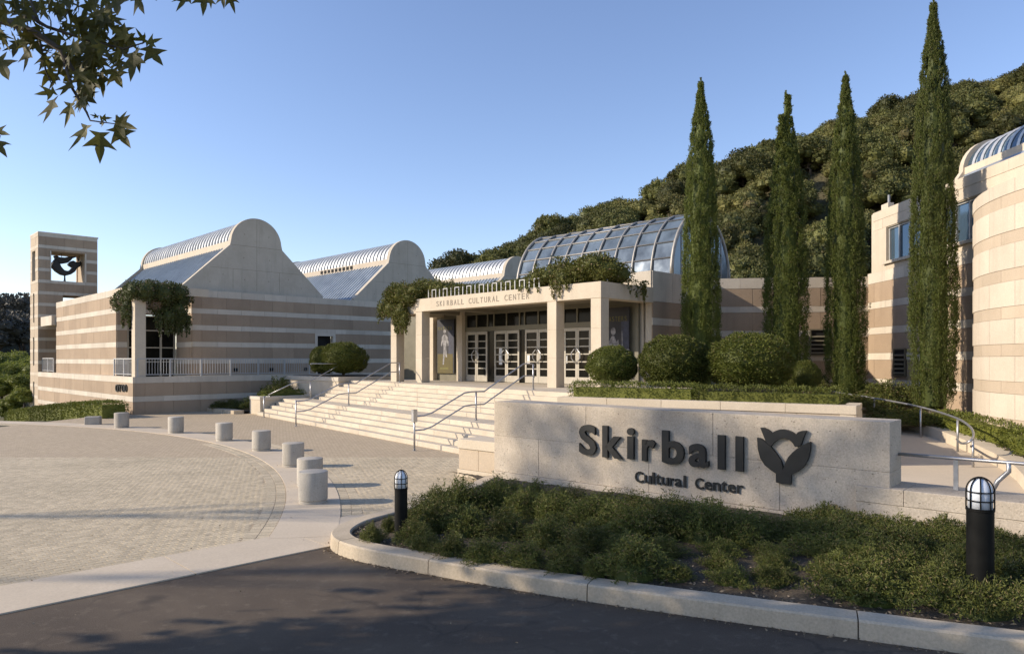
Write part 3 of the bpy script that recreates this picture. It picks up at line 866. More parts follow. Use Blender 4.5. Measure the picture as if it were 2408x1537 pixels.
# railings
def railing(name, label, p, q, z, h, gap=0.13, post_gap=1.55, mat='rail_white'):
    p, q = Vector(p), Vector(q); d = (q - p); L = d.length; d.normalize(); rz = math.atan2(d.y, d.x)
    t = thing(name, p + ZV * z, label, 'railing')
    n = max(1, round(L / post_gap))
    for k in range(n + 1): bx('post', mat, t, p + d * (L * k / n) + ZV * (z + h / 2), (0.07, 0.05, h), rz)
    bx('top_rail', mat, t, p + d * L / 2 + ZV * (z + h), (L, 0.06, 0.05), rz)
    bx('bottom_rail', mat, t, p + d * L / 2 + ZV * (z + 0.1), (L, 0.035, 0.035), rz)
    m = int(L / gap)
    for k in range(1, m): bx('picket', mat, t, p + d * (L * k / m) + ZV * (z + 0.1 + (h - 0.1) / 2), (0.018, 0.018, h - 0.1), rz)
    return t
railing('terrace_railing', 'long white picket railing along the edge of the gallery terrace', B(19.5, -7.75), B(19.5, 1.2), 1.78, 0.86)
railing('terrace_railing', 'short white picket railing on the sunlit side of the terrace corner', B(22.9, -7.8), B(19.75, -7.8), 1.78, 0.86, 0.14, 1.6)
railing('balcony_railing', 'small white railing of the balcony next to the stone tower', B(38.6, -7.75), B(35.6, -7.75), 1.78, 0.9)

# ================================================================== TOWER
TU, TV, TW, TD, TZ = 38.7, -7.95, 3.48, 2.3, 11.0
tower = thing('stone_tower', B(TU, TV), 'square striped stone tower with an open window framing a dark sculpture', 'tower')
H1 = (0.70, 2.72, 7.9, 9.87); H2 = (1.4, 3.0, 5.2, 6.95)
banded(tower, B(TU, TV), VV_, nU, TW, -3.5, TZ, 0.22, (0.55, 0.22), [H1, H2], pw=1.1, thick=0.3)
banded(tower, B(TU + TD, TV), nU, nV, TD, -3.5, TZ, 0.22, (0.55, 0.22), [(0.55, 1.5, 7.9, 9.9), (0.85, 1.25, 5.1, 7.05), (0.85, 1.25, 2.2, 4.1), (0.85, 1.25, -2.2, 1.1)], pw=1.15, thick=0.3, mats=('sand_stone', 'cream_stone'))
mb = MB()
for a0, a1, b0, b1 in rect_sub((0, TW, -3.5, TZ), [H1, H2]): mb.box(B(TU + TD - 0.3, TV + a0, b0), UV_ * 0.3, VV_ * (a1 - a0), ZV * (b1 - b0))
mb.build('back_wall', 'tan_stone', tower)
mb = MB()
for a0, a1, b0, b1 in rect_sub((0.3, TD - .3, -3.5, TZ), []): mb.box(B(TU + a0, TV + TW - 0.72, b0), UV_ * (a1 - a0), VV_ * 0.72, ZV * (b1 - b0))
mb.build('side_wall', 'sand_stone', tower)
for z, h in ((7.55, 0.35), (9.87, 1.0), (4.8, 0.4), (1.2, 0.5)):
    bx('floor_slab', 'sand_stone', tower, B(TU + TD / 2, TV + TW / 2 - .2, z + h / 2), (TD - .62, TW - 1.0, h), RZU)
for a in (H1[0] - 0.06, H1[1]):
    bx('window_trim', 'pale_stone', tower, B(TU - 0.03, TV + a + 0.03, 8.885), (0.1, 0.07, 1.97), RZU)
bx('roof_cap', 'pale_stone', tower, B(TU + TD / 2, TV + TW / 2, TZ + 0.04), (TD + .1, TW + .1, 0.1), RZU)
# sculpture: outline traced in its own plane, given real thickness
scp = B(TU + TD / 2, TV + TW / 2, 7.9)
sculp = thing('tower_sculpture', scp, 'dark crescent-shaped metal sculpture standing in the open window of the tower', 'sculpture')
def zpx(x, y): return ((80 + x / 9.606) / 1.0631, (580 + y / 9.606) / 1.0631)
def outline3(pts, n, org, conv): return [hit(*conv(x, y), org, n) for x, y in pts]
upper = [(510, 570), (600, 570), (640, 605), (780, 615), (900, 585), (1040, 585), (1040, 610), (960, 640), (915, 690), (850, 740), (740, 758), (655, 765), (600, 700), (540, 650), (545, 620)]
lower = [(455, 770), (540, 650), (600, 690), (655, 765), (690, 840), (760, 920), (840, 940), (905, 915), (960, 850), (870, 800), (860, 760), (930, 700), (980, 690), (1040, 730), (1160, 715), (1165, 760), (1140, 830), (1070, 870), (1010, 960), (920, 1020), (800, 1050), (680, 1020), (560, 940), (470, 840), (445, 815)]
fin = [(1120, 580), (1145, 580), (1125, 690), (1095, 720)]
for nm, pts, th_ in (('crescent', lower, 0.55), ('wing', upper, 0.4), ('fin', fin, 0.1)):
    m = MB(); m.prism([p - UV_ * th_ / 2 for p in outline3(pts, UV_, scp, zpx)], UV_ * th_)
    o = m.build(nm, 'bronze_dark', sculp); bevel(o, 0.05, 2)
p = hit(*zpx(785, 1055), scp, UV_)
MB().lathe([(0.16, 7.9 - p.z), (0.14, 7.96 - p.z), (0.06, 8.05 - p.z), (0.04, 0.06), (0.04, 0.14)], p, 12).build('pedestal', 'bronze_dark', sculp)
p = hit(*zpx(710, 600), scp, UV_)
MB().tube([p, (p.x, p.y, 9.88)], 0.02, 6).build('rod', 'bronze_dark', sculp)

# ================================================================== ENTRANCE PAVILION
ent = thing('entrance_pavilion', B(0, 0, 1.6), 'pale stone entrance portico with square columns and glazed doors at the top of the steps', 'building')
ZT = 1.6
CW = 0.43
cols = {'C': (u_of(1308, 0), 0), 'D': (u_of(1413, 0), 0), 'B': (u_of(992, 0), 0), 'A': (u_of(930, 0), 0.05), 'E': (u_of(1518, 3.05), 3.05)}
for k, (u, v) in cols.items():
    for zi, (z0, z1) in enumerate(((ZT, 2.66), (2.664, 3.66), (3.664, 4.68))):
        o = bx('column_drum' if zi else 'column_base', 'portico_stone', ent, B(u + CW / 2, v + CW / 2, (z0 + z1) / 2), (CW, CW, z1 - z0), RZU)
uD, uB, uA = cols['D'][0], cols['B'][0] + CW, cols['A'][0] + CW
m = MB().box(B(uD - .02, -0.02, 4.67), UV_ * (uB - uD + .04), VV_ * 0.48, ZV * 0.55); fa = m.build('fascia', 'portico_stone', ent); bevel(fa, .01)
m = MB().box(B(uB + .025, 0.05, 4.60), UV_ * (uA - uB), VV_ * 0.42, ZV * 0.48); bevel(m.build('beam', 'portico_stone', ent), .01)
m = MB().box(B(uD - .02, 0.462, 4.67), UV_ * 0.47, VV_ * 2.58, ZV * 0.55); bevel(m.build('fascia', 'portico_stone', ent), .01)
m = MB().box(B(uA - .4, 0.475, 4.60), UV_ * 0.42, VV_ * 2.5, ZV * 0.48); m.build('beam', 'portico_stone', ent)
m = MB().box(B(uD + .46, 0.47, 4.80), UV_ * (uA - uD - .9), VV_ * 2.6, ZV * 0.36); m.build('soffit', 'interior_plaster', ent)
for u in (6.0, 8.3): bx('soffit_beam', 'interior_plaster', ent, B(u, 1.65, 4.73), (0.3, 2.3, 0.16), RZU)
m = MB().box(B(-1.9, 3.1, 4.82), UV_ * 12.9, VV_ * 9, ZV * 0.35); m.build('flat_roof', 'gable_concrete', ent)
# letters on the fascia, dark tone standing in for shaded cuts
txt = 'SKIRBALL CULTURAL CENTER'
ua, ub = u_of(1026, 0), u_of(1247, 0); cw = (ua - ub) / len(txt)
for i, ch in enumerate(txt):
    if ch == ' ': continue
    s0 = -ua + cw * i + cw * 0.17; wd = cw * (0.20 if ch == 'I' else 0.66)
    letter('letter', GT[ch], ent, 'recess_tone', B(0, -0.021), -UV_, nV, s0, s0 + wd, 4.83, 5.05, 0.008, 0.001)
# floor of the portico / top landing
m = MB().prism([B(11.6, -0.5, 0.4), B(-4.2, -2.75, 0.4), B(-4.2, 3.4, 0.4), B(13.5, 3.4, 0.4), B(13.5, -0.25, 0.4)], ZV * 1.2); m.build('landing', 'step_stone', ent)
# front: back wall pieces, pilasters
VF = 2.8
for a, b_ in ((1010, 1026), (1081, 1094)):
    u0, u1 = u_of(b_, VF), u_of(a, VF)
    bx('pilaster', 'portico_stone', ent, B((u0 + u1) / 2, VF - 0.03, 3.2), (u1 - u0, 0.34, 3.2), RZU)
bx('wall_panel', 'dark_frame', ent, B((u_of(1026, VF) + u_of(1081, VF)) / 2, VF + 0.1, 3.2), (u_of(1026, VF) - u_of(1081, VF) - .02, 0.1, 3.2), RZU)
bx('wall_panel', 'dark_frame', ent, B(-0.55, VF + 0.15, 3.2), (2.15, 0.1, 3.2), RZU)
bx('wall_panel', 'dark_frame', ent, B(11.9, VF + 0.1, 3.2), (2.2, 0.2, 3.2), RZU)
pairs = [(6.47, 7.95), (4.45, 6.05), (2.55, 4.15), (0.52, 1.95)]
ZD = 3.86
def leaf_door(u0, u1, hinge):
    st = 0.085
    m = MB(); q = lambda a, b_, z0, z1, t=0.07: m.box(B(a, VF, z0), UV_ * (b_ - a), VV_ * t, ZV * (z1 - z0))
    q(u0, u0 + st, ZT + .02, ZD); q(u1 - st, u1, ZT + .02, ZD)
    q(u0 + st, u1 - st, ZT + .02, ZT + .3); q(u0 + st, u1 - st, ZD - .13, ZD)
    z0, z1 = ZT + .3, ZD - .13; n = 6; h = (z1 - z0) / n
    for k in range(1, n): m.box(B(u0 + st, VF + .01, z0 + k * h - .022), UV_ * (u1 - u0 - 2 * st), VV_ * .05, ZV * .044)
    d = m.build('door', 'door_frame', ent)
    for k in range(n):
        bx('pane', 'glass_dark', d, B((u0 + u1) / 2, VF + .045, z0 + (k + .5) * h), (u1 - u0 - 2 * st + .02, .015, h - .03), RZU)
    uh = u0 + 0.055 if hinge > 0 else u1 - 0.055
    hp = [B(uh, VF - .02, 2.45), B(uh, VF - .09, 2.48), B(uh + hinge * .16, VF - .09, 2.66), B(uh + hinge * .16, VF - .09, 2.86), B(uh, VF - .09, 3.02), B(uh, VF - .02, 3.05)]
    MB().tube(hp, 0.022, 6).build('handle', 'rail_steel', d)
for i, (u0, u1) in enumerate(pairs):
    um = (u0 + u1) / 2
    leaf_door(u0 + .03, um - .006, -1); leaf_door(um + .006, u1 - .03, 1)
m = MB()
ufa, ufb = 0.36, 8.0
m.box(B(ufa, VF - .02, ZD + .01), UV_ * (ufb - ufa), VV_ * .14, ZV * .20)
m.box(B(ufa, VF - .02, 4.62), UV_ * (ufb - ufa), VV_ * .14, ZV * .2)
muls = [ufa] + [x for pr in pairs[::-1] for x in (pr[0], (pr[0] + pr[1]) / 2, pr[1])] + [ufb - .08]
for x in muls: m.box(B(x - .03, VF - .01, ZD + .21), UV_ * .06, VV_ * .1, ZV * (4.62 - ZD - .21))
tf = m.build('transom', 'dark_frame', ent)
for a, b_ in zip(muls[:-1], muls[1:]):
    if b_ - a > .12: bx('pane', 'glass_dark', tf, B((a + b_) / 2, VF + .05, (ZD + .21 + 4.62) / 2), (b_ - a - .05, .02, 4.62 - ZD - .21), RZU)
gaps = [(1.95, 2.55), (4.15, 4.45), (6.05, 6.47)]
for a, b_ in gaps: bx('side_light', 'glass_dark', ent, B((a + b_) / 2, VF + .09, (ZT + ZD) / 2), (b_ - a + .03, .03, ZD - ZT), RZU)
bx('wall_panel', 'void_dark', ent, B(4.2, VF + .4, 3.2), (7.8, .05, 3.2), RZU)  # black sheet stands in for the unlit hall behind the doors
# notices on the doors
for u, z, w_, h_ in ((5.65, 2.75, .2, .75), (3.95, 2.62, .17, .42), (1.85, 2.6, .15, .3)):
    bx('notice', 'paper_white', ent, B(u, VF + .03, z), (w_, .006, h_), RZU)
# parapet corner beside the portico
# roof railing pickets on the portico
rr = thing('roof_railing', B(4, 0.2, 5.22), 'row of short white pickets on top of the entrance portico', 'railing')
ra, rb = u_of(1262, 0), u_of(1002, 0); n = 27
for k in range(n):
    u = ra + (rb - ra) * k / (n - 1)
    bx('picket', 'rail_white', rr, B(u, 0.14, 5.22 + .18), (0.035, 0.035, .36), RZU)
for k in range(0, n - 1, 3): bx('hoop', 'rail_white', rr, B(ra + (rb - ra) * (k + .5) / (n - 1), 0.14, 5.57), ((rb - ra) / (n - 1), 0.03, 0.03), RZU)

# banners
def banner(label, u0, u1, z0, z1, title, split, figure):
    t = thing('exhibition_banner', B((u0 + u1) / 2, VF - .05, z0), label, 'banner', None)
    bx('cloth', 'poster_black', t, B((u0 + u1) / 2, VF - .06 + .02, (z0 + z1) / 2), (u1 - u0, .03, z1 - z0), RZU)
    w_, h_ = u1 - u0, z1 - z0
    bx('picture', 'poster_blue', t, B(u0 + w_ * .17, VF - .058, z0 + h_ * .55), (w_ * .3, .005, h_ * .5), RZU)
    if split: bx('yellow_panel', 'poster_yellow', t, B((u0 + u1) / 2 + .02, VF - .06, z0 + h_ * .18), (w_ * .9, .008, h_ * .36), RZU)
    if split: bx('text_strip', 'poster_gold', t, B((u0 + u1) / 2 + .08, VF - .066, z0 + h_ * .09), (w_ * .5, .004, h_ * .035), RZU)
    n = len(title)
    for i, ch in enumerate(title):
        s0 = -u1 + w_ * (.06 + .88 * i / n)
        letter('letter', GT[ch], t, 'poster_gold', B(0, VF - .056), -UV_, nV, s0, s0 + w_ * .09, z0 + h_ * .80, z0 + h_ * .87, .004)
    for pts in figure:
        m = MB(); m.prism([B(u1 - w_ * x, VF - .066, z0 + h_ * y) for x, y in pts], VV_ * .006); m.build('figure', 'poster_grey', t)
    return t
def ov(cx, cy, rx, ry, n=14): return [(cx + rx * math.cos(6.283 * k / n), cy + ry * math.sin(6.283 * k / n)) for k in range(n)]
standing = [ov(.46, .78, .075, .038), [(.42, .73), (.5, .73), (.66, .66), (.70, .52), (.64, .50), (.58, .62), (.56, .48), (.60, .30), (.52, .30), (.48, .44), (.42, .16), (.34, .16), (.40, .46), (.36, .60), (.30, .50), (.24, .52), (.30, .68)]]
seated = [ov(.36, .66, .10, .058), [(.30, .59), (.40, .59), (.50, .50), (.56, .54), (.60, .50), (.56, .40), (.64, .34), (.66, .14), (.58, .14), (.54, .32), (.44, .20), (.40, .14), (.10, .14), (.06, .30), (.14, .48)], [(.70, .66), (.73, .66), (.75, .40), (.71, .40)]]
banner('tall dark exhibition banner with a standing pale figure over a yellow panel', u_of(1070, VF), u_of(1030, VF), 1.95, 4.5, 'MASTER', True, standing)
banner('dark exhibition banner with a seated pale figure under gold lettering', u_of(1482, VF), u_of(1424, VF), 1.95, 4.55, 'MASTERS', False, seated)

# ================================================================== GLASS VAULT
atr = thing('glass_vault', B(3.8, 8.8, 5.1), 'curved glass barrel vault with steel ribs rising behind the entrance', 'skylight')
uv0, uv1, vcn, ea, eb, zc = -0.7, 8.3, 8.9, 2.35, 2.85, 6.1
m = MB().box(B(uv0 - .1, vcn - ea - .15, 4.9), UV_ * (uv1 - uv0 + .2), VV_ * (2 * ea + .3), ZV * (zc - 4.9)); m.build('base_wall', 'portico_stone', atr)
NB, NS = 9, 12
def vp(u, k, r=1.0):
    t = math.pi * (1 - k / NS); return B(u, vcn + ea * r * math.cos(t), zc + eb * r * math.sin(t))
for i in range(NB + 1):
    u = uv0 + (uv1 - uv0) * i / NB
    MB().tube([vp(u, k / 2, 1.012) for k in range(2 * NS + 1)], 0.055 if 0 < i < NB else 0.085, 6).build('rib', 'vault_rib', atr, True)
for k in range(0, NS + 1):
    MB().tube([vp(uv0, k, 1.008), vp(uv1, k, 1.008)], 0.034, 6).build('purlin', 'vault_rib', atr, True)
for i in range(NB):
    ua_, ub_ = uv0 + (uv1 - uv0) * i / NB, uv0 + (uv1 - uv0) * (i + 1) / NB
    for k in range(NS):
        a, b_ = vp(ua_, k), vp(ub_, k); c, d = vp(ub_, k + 1), vp(ua_, k + 1)
        j = [Vector((0, 0, random.uniform(-.012, .012))) for _ in range(4)]
        m = MB(); nn = (b_ - a).cross(d - a).normalized()
        m.prism([a + j[0], b_ + j[1], c + j[2], d + j[3]], nn * 0.015); m.build('pane', 'glass_vault', atr)
for i, u in ((0, uv0), (1, uv1)):
    for k in range(NS):
        t0, t1 = vp(u, k, .985), vp(u, k + 1, .985)
        m = MB(); m.prism([t0, t1, Vector((t1.x, t1.y, zc)), Vector((t0.x, t0.y, zc))], UV_ * 0.02); m.build('end_pane', 'glass_vault', atr)
    for k in range(1, NS, 2):
        t0 = vp(u, k, .99); MB().tube([(t0.x, t0.y, zc), t0], 0.035, 5).build('end_mullion', 'vault_rib', atr)
    MB().tube([vp(u, 0), vp(u, NS)], 0.05, 5).build('end_sill', 'vault_rib', atr)

# ================================================================== RIGHT WING
rw = thing('theatre_wing', B(-2.1, 3.05, 1.0), 'tall right-hand wing of striped stone with a band of tall windows', 'building')
E0 = B(-2.1, 3.05); E1 = B(-2.1, 6.9); E2 = Vector((14.0, 28.1, 0))
banded(rw, E0, VV_, nU, (E1 - E0).length, 0.8, 5.85, 1.12, PT, [])
banded(rw, E0 + UV_ * 0.9, -UV_, nV, 0.9, 4.9, 5.85, 0.5, (0.5, 0.3), [], mats=('pale_stone', 'pale_stone'))
d2 = (E2 - E1).normalized(); n2 = Vector((d2.y, -d2.x, 0))
L2 = (E2 - E1).length
def louvre(parent, org, d, n, s0, s1, z0, z1):
    m = MB()
    for a, b_, c, e in ((s0, s0 + .05, z0, z1), (s1 - .05, s1, z0, z1), (s0 + .05, s1 - .05, z1 - .05, z1), (s0 + .05, s1 - .05, z0, z0 + .05)):
        m.box(org + d * a + n * .02 + ZV * c, d * (b_ - a), n * .05, ZV * (e - c))
    fr = m.build('louvre', 'dark_frame', parent)
    rz = math.atan2(d.y, d.x)
    bx('backing', 'void_dark', fr, org + d * (s0 + s1) / 2 + n * .01 + ZV * (z0 + z1) / 2, (s1 - s0, .03, z1 - z0), rz)
    k = int((z1 - z0 - .1) / .16)
    for i in range(k):
        z = z0 + .08 + i * .16
        m = MB(); a = org + d * (s0 + .05) + ZV * z; m.prism([a, a + n * .10 - ZV * .0, a + n * .10 + ZV * .02, a + ZV * .09], d * (s1 - s0 - .1)); m.build('slat', 'dark_frame', fr)
def s_px(px, org, d, n):
    p = hit(px, HY, org + ZV * EYE, n); return (p - org).dot(d)
sa, sb = s_px(1903, E1, d2, n2), s_px(1950, E1, d2, n2)
banded(rw, E1, d2, n2, L2, 0.8, 5.85, 0.42, (0.72, 0.24), [])
louvre(rw, E1 + n2 * .03, d2, n2, sa, sb, 2.75, 3.8)
dn3, n3 = Vector((0, -1, 0)), Vector((-1, 0, 0))
banded(rw, E2, dn3, n3, 11, 0.2, 5.95, 0.42, (0.72, 0.26), [])
sa, sb = s_px(2106, E2, dn3, n3), s_px(2134, E2, dn3, n3)
louvre(rw, E2 + n3 * .03, dn3, n3, sa, sb, 2.0, 3.0)
E3 = E2 + Vector((0.02, -0.35, 0))
w0, w1, wz0, wz1 = 1.0, 6.4, 6.25, 7.52
banded(rw, E3, dn3, n3, 11, 5.95, 8.25, 0.34, (0.36, 1.62), [(w0, w1, wz0, wz1)], mats=('cream_stone', 'cream_stone'), pw=1.9, thick=.3)
bx('end_wall', 'cream_stone', rw, E3 + Vector((2.5, .12, 6.5)), (4.9, .3, 3.48), 0)
m = MB().box(E2 + Vector((.3, .3, 8.02)), (8, 0, 0), (0, -12, 0), (0, 0, .15)); m.build('flat_roof', 'gable_concrete', rw)
m = MB().box(E1 + Vector((.6, .6, 5.5)), (8, 0, 0), (0, 8, 0), (0, 0, .15)); m.build('flat_roof', 'gable_concrete', rw)
m = MB().box(E3 + dn3 * (w0 - .12) + n3 * .03 + ZV * (wz0 - .1), dn3 * (w1 - w0 + .24), n3 * .12, ZV * .1); m.build('window_sill', 'pale_stone', rw)
m = MB(); k = 8
for i in range(k + 1):
    m.box(E3 + dn3 * (w0 + (w1 - w0 - .06) * i / k) - n3 * .16 + ZV * wz0, dn3 * .06, n3 * .1, ZV * (wz1 - wz0))
for z in (wz0, wz1 - .06): m.box(E3 + dn3 * w0 - n3 * .15 + ZV * z, dn3 * (w1 - w0), n3 * .08, ZV * .06)
wf = m.build('window', 'rail_white', rw)
for i in range(k):
    c = E3 + dn3 * (w0 + (w1 - w0 - .06) * (i + .5) / k + .03) - n3 * .13 + ZV * (wz0 + wz1) / 2
    bx('pane', 'glass_window', wf, c, ((w1 - w0) / k - .04, .02, wz1 - wz0 - .1), math.pi / 2)
bx('roof_fitting', 'pale_stone', rw, E3 + Vector((.35, -.35, 8.4)), (.22, .5, .3), 0)
bx('roof_fitting', 'rail_white', rw, E3 + Vector((.35, -.45, 8.62)), (.06, .06, .5), 0)
# ribbed skylight on its roof
def skylight(parent, xc, y0, y1, zb):
    r, zc_ = 0.95, zb + 0.85
    m = MB(); ar = [math.pi * (1 - k / 18) for k in range(19)]
    m.prism([Vector((xc + r * math.cos(t), y1, zc_ + r * math.sin(t))) for t in ar], (0, y0 - y1, 0)); m.build('barrel_vault', 'glass_window', parent)
    for j in range(int((y0 - y1) / .42) + 1):
        m = MB(); yy = y1 + j * .42
        m.tube([Vector((xc + (r + .02) * math.cos(t), yy, zc_ + (r + .02) * math.sin(t))) for t in ar], .05, 5); m.build('rib', 'vault_metal', parent)
    m = MB(); m.prism([Vector((xc + (r + .14) * math.cos(t), y0, zc_ + (r + .14) * math.sin(t))) for t in ar] + [Vector((xc + 1.75, y0, zb - .1)), Vector((xc - 1.75, y0, zb - .1))], (0, .22, 0)); m.build('gable_wall', 'cream_stone', parent)
    for s in (-1, 1):
        m = MB(); m.prism([Vector((xc + s * r, y0, zc_)), Vector((xc + s * 1.6, y0, zb)), Vector((xc + s * 1.6, y0, zb - .15)), Vector((xc + s * (r - .1), y0, zc_ - .3))], (0, y1 - y0, 0)); m.build('roof_slope', 'roof_metal', parent)
        m = MB(); m.box((xc + s * (r - .02), y1, zc_ - .22), (s * .1, 0, 0), (0, y0 - y1, 0), (0, 0, .34)); m.build('clerestory', 'cream_stone', parent)
skylight(rw, 16.2, 24.0, 14.0, 8.05)

# ================================================================== DRUM
RD = 6.0
tg = at(2287, 20.4, 0); nd = Vector((ray(2287, HY).y, -ray(2287, HY).x, 0)).normalized()
DC = tg + nd * RD
drum = thing('round_drum_building', DC, 'curved drum of cream stone with thin tan stripes beyond the handrail', 'building')
MB().lathe([(RD - .06, -.3), (RD - .06, 7.0)], DC, 96).build('core', 'cream_stone', drum, False)
a_cam = math.atan2(-DC.y, -DC.x)
z = 7.0; k = 0
rows = [(0.34, 1)]
while sum(r_[0] for r_ in rows) < 6.9: rows.append((0.30, 0)); rows.append((0.62, 1))
for ri, (h, big) in enumerate(rows):
    da = math.radians(11); n = 14
    if z < 0.1: break
    for q in range(n):
        t0 = a_cam - math.radians(78) + da * (q + (0.5 if ri % 2 else 0)); t1 = t0 + da
        g = .005 / RD; pts = []
        rr_ = RD + (0.0 if big else -0.012)
        for t in np.linspace(t0 + g, t1 - g, 5): pts.append(DC + Vector((math.cos(t), math.sin(t), 0)) * rr_)
        for t in np.linspace(t1 - g, t0 + g, 5): pts.append(DC + Vector((math.cos(t), math.sin(t), 0)) * (rr_ - .06))
        m = MB(); m.prism([p + ZV * (z - h + .004) for p in pts], ZV * (h - .008))
        m.build('stone_panel' if big else 'stone_band', 'cream_stone' if big else 'sand_stone', drum)
    z -= h

# ================================================================== STEPS
def v_top(u): return -2.05 + 0.13 * u
FR = [3.8, 3.49, 3.18, 2.87, 2.56, 1.56, 1.25, 0.94, 0.63, 0.32]
steps = thing('entrance_steps', B(5, v_top(5) - 3.8), 'wide flight of pale stone steps rising to the entrance with a landing halfway', 'steps')
for i, f in enumerate(FR):
    nf = FR[i + 1] if i + 1 < len(FR) else 0.0
    ul = 15.16 if i < 5 else 12.9; ur = -3.6
    back = nf - 0.12
    cuts = [ur, 0.2 + .4 * (i % 2), 4.3 + .5 * (i % 3), 8.6 + .3 * (i % 2), ul]
    for a, b_ in zip(cuts[:-1], cuts[1:]):
        e = .003
        pts = [B(a + e, v_top(a) - f), B(b_ - e, v_top(b_) - f), B(b_ - e, v_top(b_) - back), B(a + e, v_top(a) - back)]
        z = 0.1455 * (i + 1)
        m = MB(); m.prism([p + ZV * (z - .30 if i else -.05) for p in pts], ZV * (.30 if i else z + .05))
        bevel(m.build('step', 'step_stone', steps), .012, 2)
def nose(f):
    return float(np.interp(-f, [-3.81, -3.8, -2.56, -1.56, 0.0], [0.0, .1455, .728, .873, 1.6]))
def handrail(label, u, ftop=-0.45, fbot=4.45, hs=(0.86, 0.46), posts=(4.45, 2.1, -0.45), box=False):
    base = B(u, v_top(u) - fbot)
    t = thing('handrail', base, label, 'handrail')
    q = lambda f, h: B(u, v_top(u) - f, h)
    for h in hs:
        pts = [q(fbot, 0.12 + h), q(fbot - .35, 0.12 + h), q(3.8, nose(3.7) + h), q(2.56, .728 + h), q(2.3, .75 + h), q(1.75, .75 + h), q(1.5, .88 + h), q(0.0, 1.6 + h), q(ftop, 1.6 + h), q(ftop - .05, 1.6 + h - .06)]
        MB().tube(pts, 0.024, 8).build('rail', 'rail_steel', t, True)
    for f in posts:
        z0 = 0.0 if f > 3.8 else (.728 if f > 1 else 1.6)
        top = (0.16 + hs[0]) if f > 3.8 else (z0 + hs[0])
        MB().tube([q(f, z0 - .02), q(f, top)], 0.028, 8).build('post', 'rail_steel', t, True)
        MB().lathe([(0.07, z0), (0.07, z0 + .012), (.03, z0 + .02)], q(f, 0), 12).build('base_plate', 'rail_steel', t)
    if box: bx('control_box', 'rail_steel', t, q(fbot, 1.0), (.10, .14, .36), RZU)
    return t
handrail('steel double handrail up the middle of the steps with a thick post at its foot', -0.65, box=True)
handrail('steel double handrail up the steps beside the clipped ball shrubs', 8.55)
handrail('single thin steel handrail along the low planter at the side of the steps', 13.6, ftop=1.7, fbot=4.0, hs=(0.8,), posts=(4.0, 1.7))

# planters left of the steps
p1 = thing('low_planter', B(15.2, -3.75), 'low stone planter with a small clipped hedge beside the foot of the steps', 'planter')
MB().box(B(15.17, -3.72, -.1), UV_ * 1.1, VV_ * 3.0, ZV * .80).build('wall', 'portico_stone', p1)
bevel(MB().box(B(15.14, -3.75, .70), UV_ * 1.16, VV_ * 3.06, ZV * .15).build('coping', 'pale_stone', p1), .01)
for v in (-2.9, -1.6): bx('wall_lamp', 'black_metal', p1, B(15.16, v, .42), (.05, .16, .16), RZU)
p2 = thing('high_planter', B(12.86, -.94), 'tall stone planter carrying two clipped ball shrubs beside the steps', 'planter')
MB().box(B(12.90, -.90, -.1), UV_ * 5.2, VV_ * 4.2, ZV * 1.66).build('wall', 'portico_stone', p2)
bevel(MB().box(B(12.86, -.94, 1.56), UV_ * 5.28, VV_ * 4.28, ZV * .2).build('coping', 'pale_stone', p2), .01)
MB().box(B(13.15, -.65, 1.6), UV_ * 4.7, VV_ * 3.7, ZV * .18).build('soil', 'mulch', p2)
k1 = thing('bed_edging', B(17.4, -4.3), 'low pale concrete edging in front of the bushes below the terrace', 'kerb')
for a in range(3): MB().box(B(16.4 + a * 1.2, -4.45 - .05 * a, -.05), UV_ * 1.19, VV_ * 0.5, ZV * .22).build('kerb_stone', 'kerb_concrete', k1)
sheet('planting_bed', [B(16.3, -4.0), B(19.3, -4.2), B(19.3, 1.5), B(18.0, 1.5), B(16.3, -.9)], .12, 'mulch')

# ================================================================== SIGN WALL
SL, SR = Vector((-0.374, 15.0, 0)), Vector((5.28, 10.0, 0))
dS = (SR - SL).normalized(); nS = Vector((dS.y, -dS.x, 0)); LS = (SR - SL).length; rzS = math.atan2(dS.y, dS.x)
sign = thing('sign_wall', SL, 'big travertine sign wall lettered Skirball Cultural Center with a dark flower emblem', 'sign')
def sblock(parent, name, mat, s0, s1, z0, z1, front=0.0, thick=.62, bev=.008):
    o = MB().box(SL + dS * (s0 + .002) + nS * front + ZV * z0, dS * (s1 - s0 - .004), -nS * (thick + front), ZV * (z1 - z0 - .003)).build(name, mat, parent)
    return bevel(o, bev, 2)
for a, b_ in ((0, 2.35), (2.35, 4.9), (4.9, LS)): sblock(sign, 'stone_block', 'sign_travertine', a, b_, 1.02, 1.73)
for a, b_ in ((0, 1.2), (1.2, 3.7), (3.7, 6.0), (6.0, LS)): sblock(sign, 'stone_block', 'sign_travertine', a, b_, .28, 1.022)
for a, b_ in ((-.03, 2.0), (2.0, 4.4), (4.4, 6.9)): sblock(sign, 'base_block', 'sign_travertine', a, b_, -.05, .28, .035)
def zs(x, y): return ((1100 + x / 2.408) / 1.0631, (960 + y / 2.408) / 1.0631)
def sz(x, y):
    p = hit(*zs(x, y), SL, nS); return (p - SL).dot(dS), p.z
def sign_letter(ch, x0, x1, ytop0, ybot0, depth, G=GB):
    s0, zb = sz(x0, ybot0); s1, _ = sz(x1, ybot0); _, zt = sz(x0, ytop0)
    o = letter('letter', G[ch], sign, 'sign_metal', SL, dS, nS, s0, s1, zb, zt, depth, 0.012)
    return o
